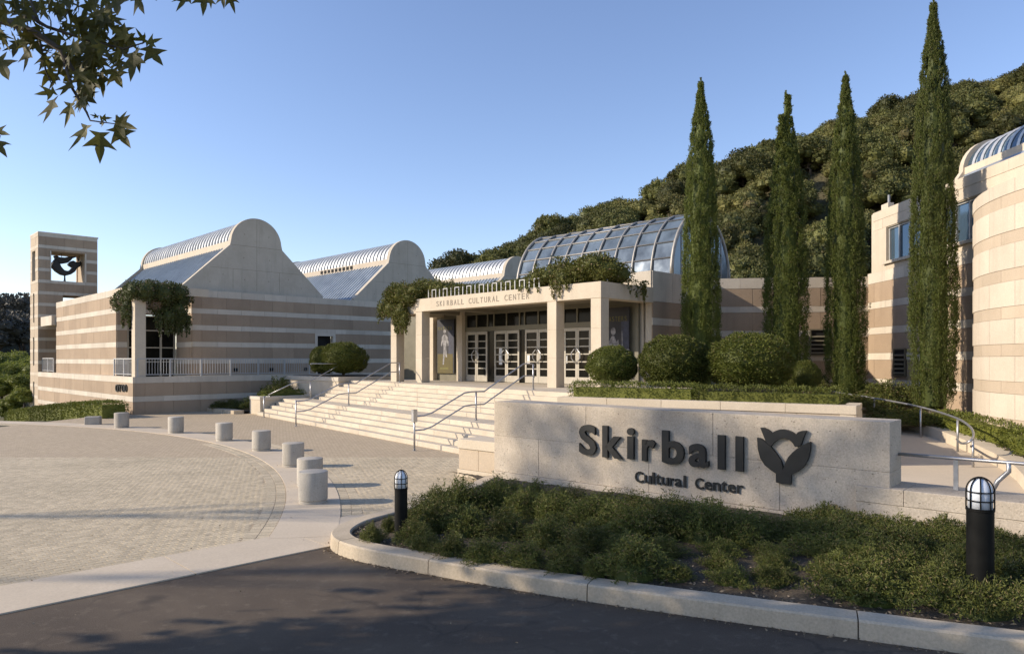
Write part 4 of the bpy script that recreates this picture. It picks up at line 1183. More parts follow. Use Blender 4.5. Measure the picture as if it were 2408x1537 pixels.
for ch, x0, x1, yt, yb in (('S', 848, 950, 238, 420), ('k', 988, 1106, 247, 436), ('i', 1136, 1178, 260, 446), ('r', 1226, 1306, 328, 458), ('b', 1346, 1478, 275, 474), ('a', 1506, 1626, 352, 492), ('l', 1681, 1724, 303, 508), ('l', 1788, 1834, 311, 519)):
    sign_letter(ch, x0, x1, yt, yb, 0.055)
base = lambda x: 586 + (x - 1178) * (72 / 662.)
row = [('C', 1178, 1228, 66), ('u', 1235, 1276, 48), ('l', 1283, 1297, 70), ('t', 1303, 1331, 62), ('u', 1338, 1380, 48), ('r', 1388, 1414, 48), ('a', 1418, 1460, 48), ('l', 1470, 1485, 70),
       ('C', 1540, 1590, 66), ('e', 1597, 1640, 50), ('n', 1648, 1692, 50), ('t', 1698, 1730, 64), ('e', 1736, 1782, 50), ('r', 1792, 1830, 50)]
for ch, x0, x1, h in row: sign_letter(ch, x0, x1, base(x0) - h, base(x0), 0.022, GS)
def zl(x, y): return ((1880 + x / 8.089) / 1.0631, (1030 + y / 8.089) / 1.0631)
left_petal = [(135, 505), (200, 520), (300, 590), (410, 690), (520, 830), (610, 960), (650, 1090), (650, 1165), (662, 1240), (510, 1225), (420, 1165), (290, 1060), (200, 920), (150, 740)]
right_petal = [(1190, 588), (1215, 605), (1205, 760), (1165, 930), (1090, 1070), (980, 1170), (820, 1255), (662, 1240), (650, 1165), (690, 1040), (760, 900), (850, 800), (930, 735), (1060, 650)]
stem = [(512, 1222), (662, 1236), (820, 1252), (812, 1450), (650, 1440), (515, 1405)]
crown_ = [(200, 305), (270, 305), (350, 345), (430, 415), (500, 370), (580, 342), (660, 338), (750, 355), (840, 395), (910, 450), (960, 395), (1030, 368), (1130, 365), (1080, 480), (1035, 600), (1025, 650), (925, 690), (900, 690), (850, 610), (780, 545), (700, 515), (620, 515), (540, 550), (460, 620), (410, 680), (310, 590), (295, 540), (250, 430)]
for nm, pts in (('petal', left_petal), ('petal', right_petal), ('stem', stem), ('petal_crown', crown_)):
    m = MB(); m.prism([p + nS * .012 for p in [hit(*zl(x, y), SL, nS) for x, y in pts]], nS * (.055 if nm != 'stem' else .052)); m.build(nm, 'sign_metal', sign)
# low wall to the right of the sign, and the small wall at its left
s_lw = (hit(2015, HY, SL + ZV * EYE, nS) - SL).dot(dS)
lw = thing('low_wall', SL + dS * s_lw, 'low travertine wall running on from the right end of the sign', 'wall')
for a, b_ in ((0, .62), (.62, 2.3), (2.3, 4.2)): sblock(lw, 'coping_stone', 'sign_travertine', s_lw + a, s_lw + b_, .585, .81, .07, .75)
for a, b_ in ((0, 1.5), (1.5, 3.1), (3.1, 4.2)): sblock(lw, 'stone_block', 'sign_travertine', s_lw + a, s_lw + b_, -.05, .585, .06, .7)
s_l2 = (hit(1078, HY, SL - nS * .2 + ZV * EYE, nS) - SL).dot(dS)
lw2 = thing('cheek_wall', SL + dS * s_l2, 'small low wall with a tan stone panel at the foot of the steps, left of the sign', 'wall')
sblock(lw2, 'coping_stone', 'portico_stone', s_l2, -.035, .63, .84, -.17, .9)
for a, b_ in ((s_l2 + .01, s_l2 + .62), (s_l2 + .62, -.035)): sblock(lw2, 'stone_panel', 'sand_stone', a, b_, .17, .63, -.2, .8)
sblock(lw2, 'base_block', 'portico_stone', s_l2 - .02, -.035, -.05, .17, -.18, .9)

# ================================================================== KERB AND BED
path = [Vector(p) for p in ((-.55, 15.0, 0), (-1.0, 13.5, 0), (-1.55, 12.3, 0), (-2.12, 11.45, 0), (-2.42, 11.0, 0), (-2.56, 10.55, 0), (-2.58, 10.05, 0), (-2.40, 9.62, 0), (-2.02, 9.25, 0), (-1.55, 8.96, 0), (-0.98, 8.64, 0), (0.0, 8.10, 0), (.807, 7.70, 0), (2.0, 7.17, 0), (3.27, 6.63, 0), (4.6, 6.08, 0), (6.6, 5.25, 0))]
def resample(P, n):
    d = [0]
    for a, b_ in zip(P[:-1], P[1:]): d.append(d[-1] + (b_ - a).length)
    out = []
    for t in np.linspace(0, d[-1], n):
        out.append(Vector([np.interp(t, d, [p[i] for p in P]) for i in range(3)]))
    return out
def chaikin(P):
    Q = [P[0]]
    for a, b_ in zip(P[:-1], P[1:]): Q += [a * .75 + b_ * .25, a * .25 + b_ * .75]
    return Q + [P[-1]]
kp = resample(chaikin(chaikin(path)), 140)
def inset(P, w_):
    out = []
    for i, p in enumerate(P):
        d = (P[min(i + 1, len(P) - 1)] - P[max(i - 1, 0)]).normalized()
        out.append(p + Vector((-d.y, d.x, 0)) * w_)
    return out
kin = inset(kp, 0.29)
kerb = thing('kerb', Vector((-0.98, 8.64, 0)), 'pale concrete kerb curving round the planted bed', 'kerb'); kerb['kind'] = 'structure'
def near_i(x): return min(range(40, len(kp)), key=lambda i: abs(kp[i].x - x))
brk = [0, 14, 28] + [near_i(x) for x in (-2.3, -.98, .807, 3.27, 5.4)] + [len(kp) - 1]
brk = sorted(set(brk))
for a, b_ in zip(brk[:-1], brk[1:]):
    o_ = list(kp[a:b_ + 1]); i_ = list(kin[a:b_ + 1])
    g = .006
    d0_ = (o_[1] - o_[0]).normalized() * g; d1_ = (o_[-1] - o_[-2]).normalized() * g
    o_[0] = o_[0] + d0_; i_[0] = i_[0] + d0_; o_[-1] = o_[-1] - d1_; i_[-1] = i_[-1] - d1_
    V, Fq = [], []
    for p, q in zip(o_, i_):
        n_ = (q - p).normalized()
        V += [p + ZV * -.06, p + n_ * .012 + ZV * .160, p + n_ * .03 + ZV * .180, q - n_ * .02 + ZV * .185, q + ZV * .17, q + ZV * -.06]
    nP = len(o_)
    for i in range(nP - 1):
        for k in range(5): Fq.append((i * 6 + k, (i + 1) * 6 + k, (i + 1) * 6 + k + 1, i * 6 + k + 1))
    Fq.append(tuple(range(5, -1, -1))); Fq.append(tuple((nP - 1) * 6 + k for k in range(6)))
    me = bpy.data.meshes.new('kerb_stone'); me.from_pydata([tuple(v) for v in V], [], Fq); me.update()
    put('kerb_stone', me, 'kerb_concrete', kerb)
wl = resample([SL + dS * s_l2 + nS * .1 - dS * .0, SL + nS * .1, SR + nS * .1, SR + dS * 3.4 + nS * .1], 140)
ia = resample(inset(kp, .25), 140)
def bed_pt(a, b_):
    i = min(138, max(0, int(a * 139))); f = a * 139 - i
    A = ia[i].lerp(ia[i + 1], f); Bp = wl[i].lerp(wl[i + 1], f)
    p = A.lerp(Bp, b_)
    zz = .135 + .16 * b_ * min(1, a * 1.2) + .10 * math.sin(b_ * 3.14) * min(1, a * 1.5)
    return Vector((p.x, p.y, zz))
na, nb_ = 150, 26
V = []
for i in range(na):
    for j in range(nb_):
        p = bed_pt(i / (na - 1), j / (nb_ - 1)); V.append((p.x, p.y, p.z + random.uniform(-.012, .012) * (0 < j)))
idx = np.arange(na * nb_).reshape(na, nb_)
fq = np.stack([idx[:-1, :-1], idx[1:, :-1], idx[1:, 1:], idx[:-1, 1:]], -1).reshape(-1, 4)
tag(put('planting_bed', np_mesh('planting_bed', np.array(V), fq), 'mulch', None, True), kind='structure')
def bed_z(x, y):
    best = min(range(0, na * nb_, 1), key=lambda k: (V[k][0] - x) ** 2 + (V[k][1] - y) ** 2); return V[best][2]
# wood chips and dry leaves on the mulch
r = np.random.RandomState(11); C = []
for k in range(2600):
    a = 0.30 + 0.62 * r.rand(); b_ = r.rand() ** 2.2 * .75; C.append(tuple(bed_pt(a, b_) + ZV * .012))
C = np.array(C); D = r.normal(size=C.shape); D[:, 2] = np.abs(D[:, 2]) * .15
v, f = leaf_cloud(C, D, r.uniform(.02, .07, len(C)), r.uniform(.01, .025, len(C)), 5, .1)
tag(put('bark_chips', np_mesh('bark_chips', v, f), 'chip_wood'), 'dry bark chips and leaf litter strewn over the soil of the bed', 'mulch', kind='stuff')

# litter along the kerb foot and a few dry leaves blown over the paving
C = []
for k in range(520):
    i = r.randint(45, len(kp) - 1); q = kp[i] + Vector((-(kin[i] - kp[i]).normalized().x, -(kin[i] - kp[i]).normalized().y, 0)) * abs(r.normal(0, .05)); C.append((q.x + r.normal(0, .03), q.y, .006))
for k in range(150):
    q = Vector((r.uniform(-7, 0.5), r.uniform(6.5, 22), .022)); C.append(tuple(q))
C = np.array(C); D = r.normal(size=C.shape); D[:, 2] = np.abs(D[:, 2]) * .2
v, f = leaf_cloud(C, D, r.uniform(.015, .05, len(C)), r.uniform(.008, .025, len(C)), 6, .15)
tag(put('leaf_litter', np_mesh('leaf_litter', v, f), 'chip_wood'), 'dry leaf litter along the foot of the kerb and over the paving', 'litter', kind='stuff')

# shrubs of the bed
PR = [sprig_bush(100 + k, 0.46, 0.56, 560, 14, .30, .042, .32) for k in range(5)]
PF = [sprig_bush(140 + k, 0.5, 0.27, 480, 11, .26, .042, .32) for k in range(4)]
for me in PR + PF: me.materials.append(MATS['shrub_leaf'])
cnt = 0
def shrub(protos, p, sx, szc, label, group, name='low_shrub'):
    global cnt
    o = link(bpy.data.objects.new(name, protos[cnt % len(protos)])); cnt += 1
    o.location = p; o.scale = (sx, sx * random.uniform(.88, 1.12), szc); o.rotation_euler = (0, 0, random.uniform(0, 6.28))
    return tag(o, label, 'shrub', group)
rows_ = [  # px, base py, width factor, height factor : bushy ones below the sign
 (1085, 1208, .95, 1.0), (1165, 1203, .9, .95), (1015, 1240, .85, .85), (1100, 1250, .8, .7), (1235, 1218, .9, .85), (1190, 1258, .8, .7), (1305, 1232, .9, .85), (1285, 1275, .8, .65), (1395, 1252, .95, .85),
 (1040, 1205, .8, .85), (995, 1225, .75, .75), (978, 1265, .6, .6), (1475, 1268, 1.0, .85), (1385, 1296, .8, .65), (1565, 1268, 1.0, .95), (1655, 1280, 1.0, .92), (1740, 1288, .9, .75), (1470, 1312, .75, .6), (1560, 1308, .6, .45),
 (1180, 1178, .85, .75), (1260, 1190, .85, .72), (1340, 1202, .85, .7), (1420, 1214, .85, .68), (1500, 1228, .85, .72), (1590, 1241, .85, .75), (1680, 1254, .85, .7), (1770, 1268, .85, .6), (1850, 1280, .85, .5), (1930, 1285, .85, .45)]
ords = ['first', 'second', 'third', 'fourth', 'fifth', 'sixth', 'seventh', 'eighth', 'ninth', 'tenth']
for k_, (px, py, a, h) in enumerate(rows_):
    p = gp(px, py, .22); p.z = bed_z(p.x, p.y) - .03
    if k_ >= 19: shrub(PR, p, a, h, 'bushy shrub touching the sign wall, %s along it from the steps' % ords[k_ - 19], 'shrubs against the sign wall')
    else: shrub(PR, p, a, h, 'bushy green shrub with loose sprigs in the middle of the bed below the sign', 'bushy shrubs below the sign')
for k_, (px, py, a, h) in enumerate([(1000, 1290, .46, .5), (1062, 1303, .56, .6), (1140, 1316, .62, .62), (1232, 1326, .62, .6), (1322, 1338, .6, .58), (1398, 1350, .42, .42), (1490, 1348, 1.0, .8), (1595, 1358, .42, .36)]):
    p = gp(px, py, .18); p.z = bed_z(p.x, p.y) - .03
    shrub(PR, p, a, h, 'small shrub beside the kerb, %s along it from the rounded end of the bed' % ords[k_], 'small shrubs along the kerb')
p = gp(875, 1270, .17); p.z = bed_z(p.x, p.y) - .02
shrub(PR, p, .42, .52, 'small lone green shrub beside the black light bollard at the rounded end of the bed', None)
p = gp(915, 1248, .17); p.z = bed_z(p.x, p.y) - .02
shrub(PR, p, .26, .4, 'tiny tuft of a shrub behind the black light bollard', None)
r2 = random.Random(4)
for i in range(9):
    for j in range(6):
        a = .655 + .30 * (i + r2.uniform(.2, .8)) / 9; b_ = .07 + .86 * (j + r2.uniform(.15, .85)) / 6
        p = bed_pt(a, b_); q = p.x / p.y
        if not (.26 < q < .80): continue
        if q < .40 and b_ < .55: continue
        if (p.xy - Vector((4.71, 7.2))).length < .2: continue
        p.z -= .03
        shrub(PF, p, r2.uniform(.72, .95), r2.uniform(.85, 1.15), 'flat spreading ground-cover shrub in the bed below the low wall', 'ground-cover shrubs below the low wall')
for a, b_ in ((.70, .16), (.73, .30), (.76, .14), (.68, .36), (.655, .22), (.675, .12), (.715, .42), (.745, .22), (.69, .27), (.78, .24), (.64, .34)):
    p = bed_pt(a, b_); p.z -= .02
    shrub(PF, p, .5, .7, 'sparse little sprig of ground cover on the bare mulch', 'sparse sprigs on the mulch')

# ================================================================== BOLLARDS
def make_conc(t):
    MB().lathe([(.255, -.02), (.255, .03), (.245, .04), (.245, .052), (.257, .062), (.257, .52), (.250, .548), (.235, .56), (.0, .562)], t.location, 40)
bprof = [(.252, -.02), (.252, .028), (.240, .038), (.240, .05), (.257, .062), (.258, .545), (.253, .560), (.242, .566), (.05, .568)]
bm0 = MB().lathe(bprof, (0, 0, 0), 40).mesh('concrete_bollard'); bm0.materials.append(MATS['bollard_concrete'])
bm0.polygons.foreach_set('use_smooth', [True] * len(bm0.polygons))
try: bm0.set_sharp_from_angle(angle=math.radians(40))
except Exception: pass
for i, (x, y) in enumerate(((-3.6, 13.0), (-4.14, 14.7), (-5.3, 17.4), (-7.1, 20.4), (-9.17, 22.9), (-11.73, 25.46), (-14.7, 27.5))):
    q = (Vector((x, y, 0)) - CC).normalized(); p = CC + q * 23.33
    o = link(bpy.data.objects.new('concrete_bollard', bm0)); o.location = (p.x, p.y, .016); o.rotation_euler = (0, 0, i * 1.7)
    tag(o, 'squat concrete bollard on the curved band, %s from the low block by the hedge' % ('seventh', 'sixth', 'fifth', 'fourth', 'third', 'second', 'first')[i], 'bollard', 'concrete bollards along the forecourt')
p = gp(219, 998); o = bevel(MB().cbox(p + ZV * .16, (.55, .4, .34), .3).build('concrete_block', 'bollard_concrete'), .04, 3)
tag(o, 'low square concrete block in front of the clipped hedge', 'block')
def light_bollard(p, h, rad, label):
    t = thing('light_bollard', p, label, 'lamp post', 'black light bollards')
    hb = h * .735
    pp = MB().lathe([(rad, -.15), (rad, hb - .02), (rad * 1.05, hb - .015), (rad * 1.05, hb), (rad * .8, hb + .01)], p, 24).build('post', 'black_metal', t); smooth_angle(pp)
    hd = h - hb; cyl = hd * .55; dome = hd - cyl
    prof = [(rad * .90, hb), (rad * .90, hb + cyl)] + [(rad * .90 * math.cos(a), hb + cyl + (dome - .012) * math.sin(a)) for a in np.linspace(.15, 1.5, 9)]
    MB().lathe(prof, p, 24).build('globe', 'frosted_glass', t, True)
    br = rad * .055
    for k in range(8):
        a = 2 * math.pi * (k + .3) / 8; c, s = math.cos(a), math.sin(a)
        pts = [p + Vector((c * rad, s * rad, hb - .01)), p + Vector((c * rad, s * rad, hb + cyl))] + [p + Vector((c * rad * math.cos(e), s * rad * math.cos(e), hb + cyl + dome * math.sin(e))) for e in np.linspace(.2, 1.57, 7)]
        MB().tube(pts, br, 6).build('cage_bar', 'black_metal', t, True)
    for z in (hb + .005, hb + cyl * .5, hb + cyl):
        ringp = [p + Vector((rad * math.cos(a), rad * math.sin(a), z)) for a in np.linspace(0, 2 * math.pi, 25)]
        MB().tube(ringp, br, 6, False).build('cage_ring', 'black_metal', t, True)
    MB().lathe([(rad * .2, h - .012), (rad * .15, h + .004)], p, 10).build('cap', 'black_metal', t)
light_bollard(at(943, 9.79, .14), .955, .088, 'black light bollard with a caged globe at the rounded end of the bed')
light_bollard(at(2305, 7.2, .22), 1.20, .121, 'black light bollard with a caged globe standing in the ground cover below the low wall')
# rail on the low wall
lr = thing('low_rail', SL + dS * (s_lw + 1.0), 'low grey steel rail on top of the low wall beside the sign', 'handrail')
z_r = .81 + .43
pa, pb = SR - nS * .45 - dS * .3 + ZV * z_r, SL + dS * (s_lw + 4.2) - nS * .45 + ZV * z_r
MB().tube([pa, pb], .024, 8).build('rail', 'rail_steel', lr, True)
for s_ in (s_lw + 1.15, s_lw + 3.2):
    c = SL + dS * s_ - nS * .45; bx('post', 'rail_steel', lr, c + ZV * (.80 + .21), (.055, .04, .42), rzS)
c = SL + dS * (s_lw + 1.75) - nS * .45
MB().tube([c + ZV * z_r, c + ZV * (z_r - .12) - nS * .03, c + ZV * (z_r - .26) - dS * .12, c + ZV * .80 - dS * .2], .03, 8).build('bracket', 'rail_steel', lr, True)

# ================================================================== RIGHT-HAND RAMP AND BEDS
kr = [Vector(p) for p in ((8.6, 11.6, .10), (9.5, 13.2, .12), (10.5, 15.0, .15), (11.2, 16.8, .2), (11.65, 19, .35), (11.75, 21, .52), (11.5, 23, .75), (10.8, 25.2, 1.0))]
kr = resample(chaikin(kr), 44)
V = []
for p in kr:
    V += [p + Vector((-5.2, -1.0, 0)), p]
V = [tuple(v) for v in V]
me = bpy.data.meshes.new('ramp'); me.from_pydata(V, [], [(2 * i, 2 * i + 1, 2 * i + 3, 2 * i + 2) for i in range(len(kr) - 1)]); me.update()
tag(put('path', me, 'slab_concrete'), kind='structure')
rk = thing('ramp_kerb', kr[16], 'pale stone kerb along the curving ramp below the drum building', 'kerb')
for i in range(0, len(kr) - 4, 4):
    seg = kr[i:i + 5]; sn = inset(seg, -.55); mm = MB()
    for a, b_, c, d in zip(seg[:-1], seg[1:], sn[1:], sn[:-1]):
        mm.prism([a + ZV * -.15, b_ + ZV * -.15, c + ZV * -.15, d + ZV * -.15], ZV * .42)
    mm.build('kerb_stone', 'portico_stone', rk)
bedr = [k + Vector((.2, -.05, .24)) for k in kr]
V = []; out = [Vector((11.5, 10.5, .5)), Vector((12.6, 13, .6)), Vector((14.6, 17, .9)), Vector((14.6, 21, 1.0)), Vector((14.6, 25, 1.15)), Vector((14.2, 28.4, 1.3))]
out = resample(out, len(kr))
for a, b_ in zip(bedr, out):
    for t in np.linspace(0, 1, 6): q = a.lerp(b_, t); V.append((q.x, q.y, q.z + random.uniform(-.02, .02)))
idx = np.arange(len(V)).reshape(-1, 6)
fq = np.stack([idx[:-1, :-1], idx[:-1, 1:], idx[1:, 1:], idx[1:, :-1]], -1).reshape(-1, 4)
tag(put('planting_bed', np_mesh('planting_bed', np.array(V), fq), 'mulch', None, True), kind='structure')
sheet('planting_bed', [(1.5, 20.2), (7.75, 16.4), (9.0, 18.2), (9.3, 22), (8.4, 24.6), (10.9, 25.1), (12, 25.6), (14.1, 28.6), (7.9, 29.2), (5.0, 26.2), (3.4, 24.6)], 1.36, 'mulch')
# ramp handrail
hr = thing('ramp_handrail', at(2165, 20, .4), 'curving pale steel handrail beside the ramp below the cypress trees', 'handrail')
tp = [at(1955, 24.5, 1.52), at(1970, 24, 1.5), at(2056, 22, 1.42), at(2165, 20, 1.29), at(2252, 18, 1.14), at(2282, 17.0, 1.02), at(2291, 16.3, .92), at(2286, 15.9, .80), at(2262, 16.2, .68), at(2250, 17.8, .62)]
tp = chaikin(chaikin(tp))
MB().tube(tp, .027, 8).build('rail', 'rail_steel', hr, True)
for px, Y, z0, z1 in ((2056, 22, .55, 1.41), (2165, 20, .38, 1.28), (2252, 18, .24, 1.13), (2288, 16.1, .12, .86)):
    MB().tube([at(px, Y, z0), at(px, Y, z1)], .027, 8).build('post', 'rail_steel', hr, True)
# hedge planter behind the sign
hp = thing('hedge_planter', Vector((1.27, 20.1, 0)), 'long pale stone planter holding low hedges and ball shrubs beside the steps', 'planter')
HP = [Vector((1.27, 20.1, 0)), Vector((4.6, 18.05, 0)), Vector((7.75, 16.1, 0))]
def wallrun(parent, P, n, z0, z1, th, name, mat, proud=0.0):
    Q = resample(P, n + 1)
    for a, b_ in zip(Q[:-1], Q[1:]):
        d = (b_ - a).normalized(); nn = Vector((d.y, -d.x, 0))
        o = MB().box(a + d * .003 + nn * proud + ZV * z0, (b_ - a) - d * .006, -nn * (th + proud), ZV * (z1 - z0)).build(name, mat, parent)
        bevel(o, .008)
wallrun(hp, HP, 6, -.05, 1.36, .34, 'stone_block', 'sand_stone')
wallrun(hp, HP, 5, 1.36, 1.56, .40, 'coping_stone', 'portico_stone', .03)
wallrun(hp, [B(-2.6, -1.3), Vector((1.27, 20.1, 0))], 3, -.05, 1.50, .34, 'stone_block', 'portico_stone')
wallrun(hp, [Vector((7.75, 16.1, 0)), Vector((8.9, 18.2, 0))], 2, -.05, 1.5, .34, 'stone_block', 'portico_stone')

# ================================================================== CLIPPED PLANTS
BALL = [ball_mesh(200 + k, 15000, .062, 1.0) for k in range(2)]
for me in BALL: me.materials.append(MATS['topiary_leaf'])
def ball(p, r_, h_, label, k=0, name='ball_shrub'):
    """p = foot on the soil"""
    t = thing(name, p, label, 'shrub')
    o = link(bpy.data.objects.new('crown', BALL[k % 2])); o.parent = t; o.location = (0, 0, h_ * .98); o.scale = (r_, r_, h_); o.rotation_euler = (0, 0, k * 1.3 + p[0])
    MB().tube([Vector(p) - ZV * .1, Vector(p) + ZV * h_ * .6], .06, 7).build('trunk', 'bark', t)
    for a in (0.4, 2.5, 4.4): MB().tube([Vector(p), Vector(p) + Vector((math.cos(a) * .25, math.sin(a) * .25, h_ * .5))], .03, 5).build('stem', 'bark', t)
    return t
ball(at(1440, 21.6, 1.80), .79, .62, 'smallest clipped ball shrub of the hedge planter, beside the portico column')
ball(at(1585, 20.8, 1.70), 1.06, .83, 'middle clipped ball shrub of the hedge planter, below the first cypress', 1)
ball(at(1762, 20.0, 1.70), 1.23, .84, 'largest clipped ball shrub of the hedge planter, with a browner crown')
ball(at(1893, 21.5, 1.60), .45, .5, 'small loose round shrub behind the largest ball shrub', 1)
q = B(14.6, .2); ball(B(14.2, .15, 1.78), 1.22, .86, 'big dark clipped ball shrub in the tall planter left of the steps', 0)
ball(B(16.6, .35, 1.78), .68, .78, 'small dark clipped ball shrub behind the bigger one in the tall planter', 1)
def hedge(label, p, rz, L, W, H, seed, leaf=.06, dens=420, name='hedge', tilt=0.0, group=None, mat='hedge_leaf'):
    me = hedge_mesh(L, W, H, seed, leaf, dens); me.materials.append(MATS[mat])
    o = link(bpy.data.objects.new(name, me)); o.location = p; o.rotation_euler = (0, tilt, rz)
    return tag(o, label, 'hedge', group)
d_ = (HP[2] - HP[0]).normalized(); rz_ = math.atan2(d_.y, d_.x); nn_ = Vector((-d_.y, d_.x, 0))
hedge('low clipped hedge along the stone planter below the two smaller ball shrubs', HP[0] + nn_ * .62 + d_ * .25 + ZV * 1.40, rz_, 3.55, .8, .56, 301, .055, 700)
hedge('low clipped hedge along the stone planter below the largest ball shrub', HP[0] + nn_ * .62 + d_ * 3.85 + ZV * 1.38, rz_, 3.45, .8, .54, 302, .055, 700)
hedge('tiny clipped hedge on the low planter at the foot of the steps', B(15.70, -3.45, .80), RZV, 2.2, .8, .28, 303, .06, 500)
# hedge stepping down along the gallery wing
for k in range(6):
    u0 = 17.8 + k * 3.55; L = 3.45
    z0 = float(terrain_h(*B(u0 + 1.5, -9.2).xy)) - .25
    lab = 'dark square end of the clipped hedge beside the corner of the gallery wing' if k == 0 else 'length of clipped hedge stepping down beside the gallery wing'
    hedge(lab, B(u0, -9.2, z0), RZU, L, 1.15, 1.28, 310 + k, .085, 260, tilt=0.045, group=None if k == 0 else 'clipped hedge beside the gallery wing')
hk = [Vector((11.95, 20.4, .62)), Vector((11.75, 17.2, .45)), Vector((11.0, 15.0, .42)), Vector((9.9, 12.9, .40)), Vector((8.9, 11.0, .38))]
for k, (a, b_) in enumerate(zip(hk[:-1], hk[1:])):
    d = b_ - a; L = d.length
    hedge('green hedge along the ramp kerb at the foot of the drum building', a + Vector((.45, .1, 0)), math.atan2(d.y, d.x), L + .25, .85, .52, 330 + k, .065, 480, tilt=0.03, group='hedge along the ramp kerb')
# loose bushes
BIG = [sprig_bush(400 + k, 1.0, 0.9, 900, 10, .34, .075, .42) for k in range(3)]
for me in BIG: me.materials.append(MATS['shrub_leaf'])
def bush(p, s, h, label, group=None):
    global cnt
    o = shrub(BIG, p, s, h, label, group, 'bush'); return o
bush(B(17.6, -1.4, .1), 1.35, 1.55, 'tall loose dark bush against the terrace wall beside the steps')
bush(B(17.2, -.2, .1), 1.1, 1.35, 'loose bush half hidden behind the tall planter')
bush(B(17.4, -3.0, .1), .85, .62, 'low spreading bush behind the concrete edging')
bush(B(18.6, -3.7, .1), .8, .5, 'flat dark bush at the end of the concrete edging')
bush(at(2090, 23.5, .95), 1.0, 1.0, 'dark bush under the striped wall between the last two cypress trees')
bush(at(2040, 24.5, 1.0), .75, .8, 'small dark bush beside the third cypress tree')
bush(at(1890, 25.0, 1.3), .9, 1.25, 'upright leafy bush in front of the wall louvre')
bush(at(2120, 21.0, .7), .9, .5, 'low dark bush behind the ramp handrail')
bush(at(2010, 22.5, .95), 1.0, .55, 'spreading dark bush at the foot of the third cypress tree')
bush(at(2190, 20.6, .7), .8, .4, 'low bush at the foot of the tallest cypress tree')

# climbers
def vine(name, label, blobs, seed, mat, hang=(), leaf=.085, dens=1100, cat='climber', hang_n=60):
    me = vine_mesh([(tuple(c), r_) for c, r_ in blobs], seed, leaf, dens, [(tuple(t), l) for t, l in hang], hang_n=hang_n)
    me.materials.append(MATS[mat])
    o = link(bpy.data.objects.new(name, me)); return tag(o, label, cat)
rv = random.Random(9)
bl = [(B(8.9 + rv.uniform(-.9, .8), .25 + rv.uniform(-.3, .5), 5.3 + rv.uniform(-.05, .45)), (rv.uniform(.45, .7), rv.uniform(.45, .7), rv.uniform(.3, .5))) for _ in range(13)]
bl += [(B(5.3 + k * .5, .5, 5.5 + .05 * k), (.42, .35, .22 + .03 * k)) for k in range(7)] + [(B(8.9, -.15, 4.75), (.38, .36, .5)), (B(8.6, -.18, 4.4), (.26, .25, .4)), (B(9.6, -.1, 4.9), (.45, .35, .45)), (B(10.4, .0, 5.0), (.35, .35, .4))]
hg = [(B(rv.uniform(8.35, 9.4), -.2 + rv.uniform(-.1, .05), 4.7), rv.uniform(.5, 1.0)) for _ in range(26)] + [(B(rv.uniform(9.4, 10.6), -.15 + rv.uniform(-.1, .05), 4.9), rv.uniform(.3, .6)) for _ in range(12)]
hg += [(B(rv.uniform(6.2, 10.0), rv.uniform(-.1, .6), 5.9 + rv.uniform(0, .35)), .3) for _ in range(16)]
vine('hanging_vine', 'thick green vine spilling over the left corner of the entrance portico', bl, 21, 'vine_leaf', hg)
bl = [(B(u, .52, 5.40), (.45, .3, .27)) for u in np.arange(1.2, 7.9, .5)]
vine('roof_greenery', 'low strip of green leaves behind the white roof pickets of the portico', bl, 22, 'vine_leaf', leaf=.09)
bl = [(B(rv.uniform(-2.0, 1.2), rv.uniform(.5, 1.5), 5.6 + rv.uniform(-.05, .4)), (rv.uniform(.45, .7), rv.uniform(.4, .6), rv.uniform(.3, .45))) for _ in range(18)]
bl += [(B(2.0 + .4 * k, .9, 5.5 - .04 * k), (.4, .35, .28)) for k in range(3)]
hg = [(B(rv.uniform(-.9, 0.0), -.1, 5.4), rv.uniform(.3, .65)) for _ in range(7)] + [(B(-2.42, rv.uniform(1.2, 2.2), 5.4), rv.uniform(.3, .8)) for _ in range(6)] + [(B(rv.uniform(.6, 1.6), -.08, 5.3), rv.uniform(.1, .25)) for _ in range(5)]
hg += [(B(rv.uniform(-2.0, 1.6), rv.uniform(.4, 1.2), 6.1 + rv.uniform(0, .3)), .35) for _ in range(22)]
vine('roof_creeper', 'bushy dry-tipped creeper on the right corner of the portico roof', bl, 23, 'vine_leaf', hg)
bl = [(B(19.5 + rv.uniform(-.25, .5), v, 5.75 + rv.uniform(-.25, .25)), (.5, .5, .5)) for v in np.arange(-7.8, -5.5, .38)]
bl += [(B(19.45 + rv.uniform(-.1, .3), rv.uniform(-7.0, -5.6), rv.uniform(4.6, 5.4)), (.42, .42, .5)) for _ in range(7)] + [(B(20.2 + k * .6, -7.75, 5.75 - .1 * k), (.5, .4, .5)) for k in range(4)] + [(B(20.3, -7.9, 5.1), (.4, .3, .55))]
hg = [(B(19.3 + rv.uniform(-.1, .3), rv.uniform(-7.0, -5.4), 4.8), rv.uniform(.5, 1.1)) for _ in range(30)] + [(B(rv.uniform(19.9, 21.2), -7.95, 5.2), rv.uniform(.5, 1.1)) for _ in range(12)]
vine('flowering_vine', 'dark flowering vine hanging over the corner loggia of the gallery wing', bl, 24, 'flower_vine_leaf', hg, leaf=.10)

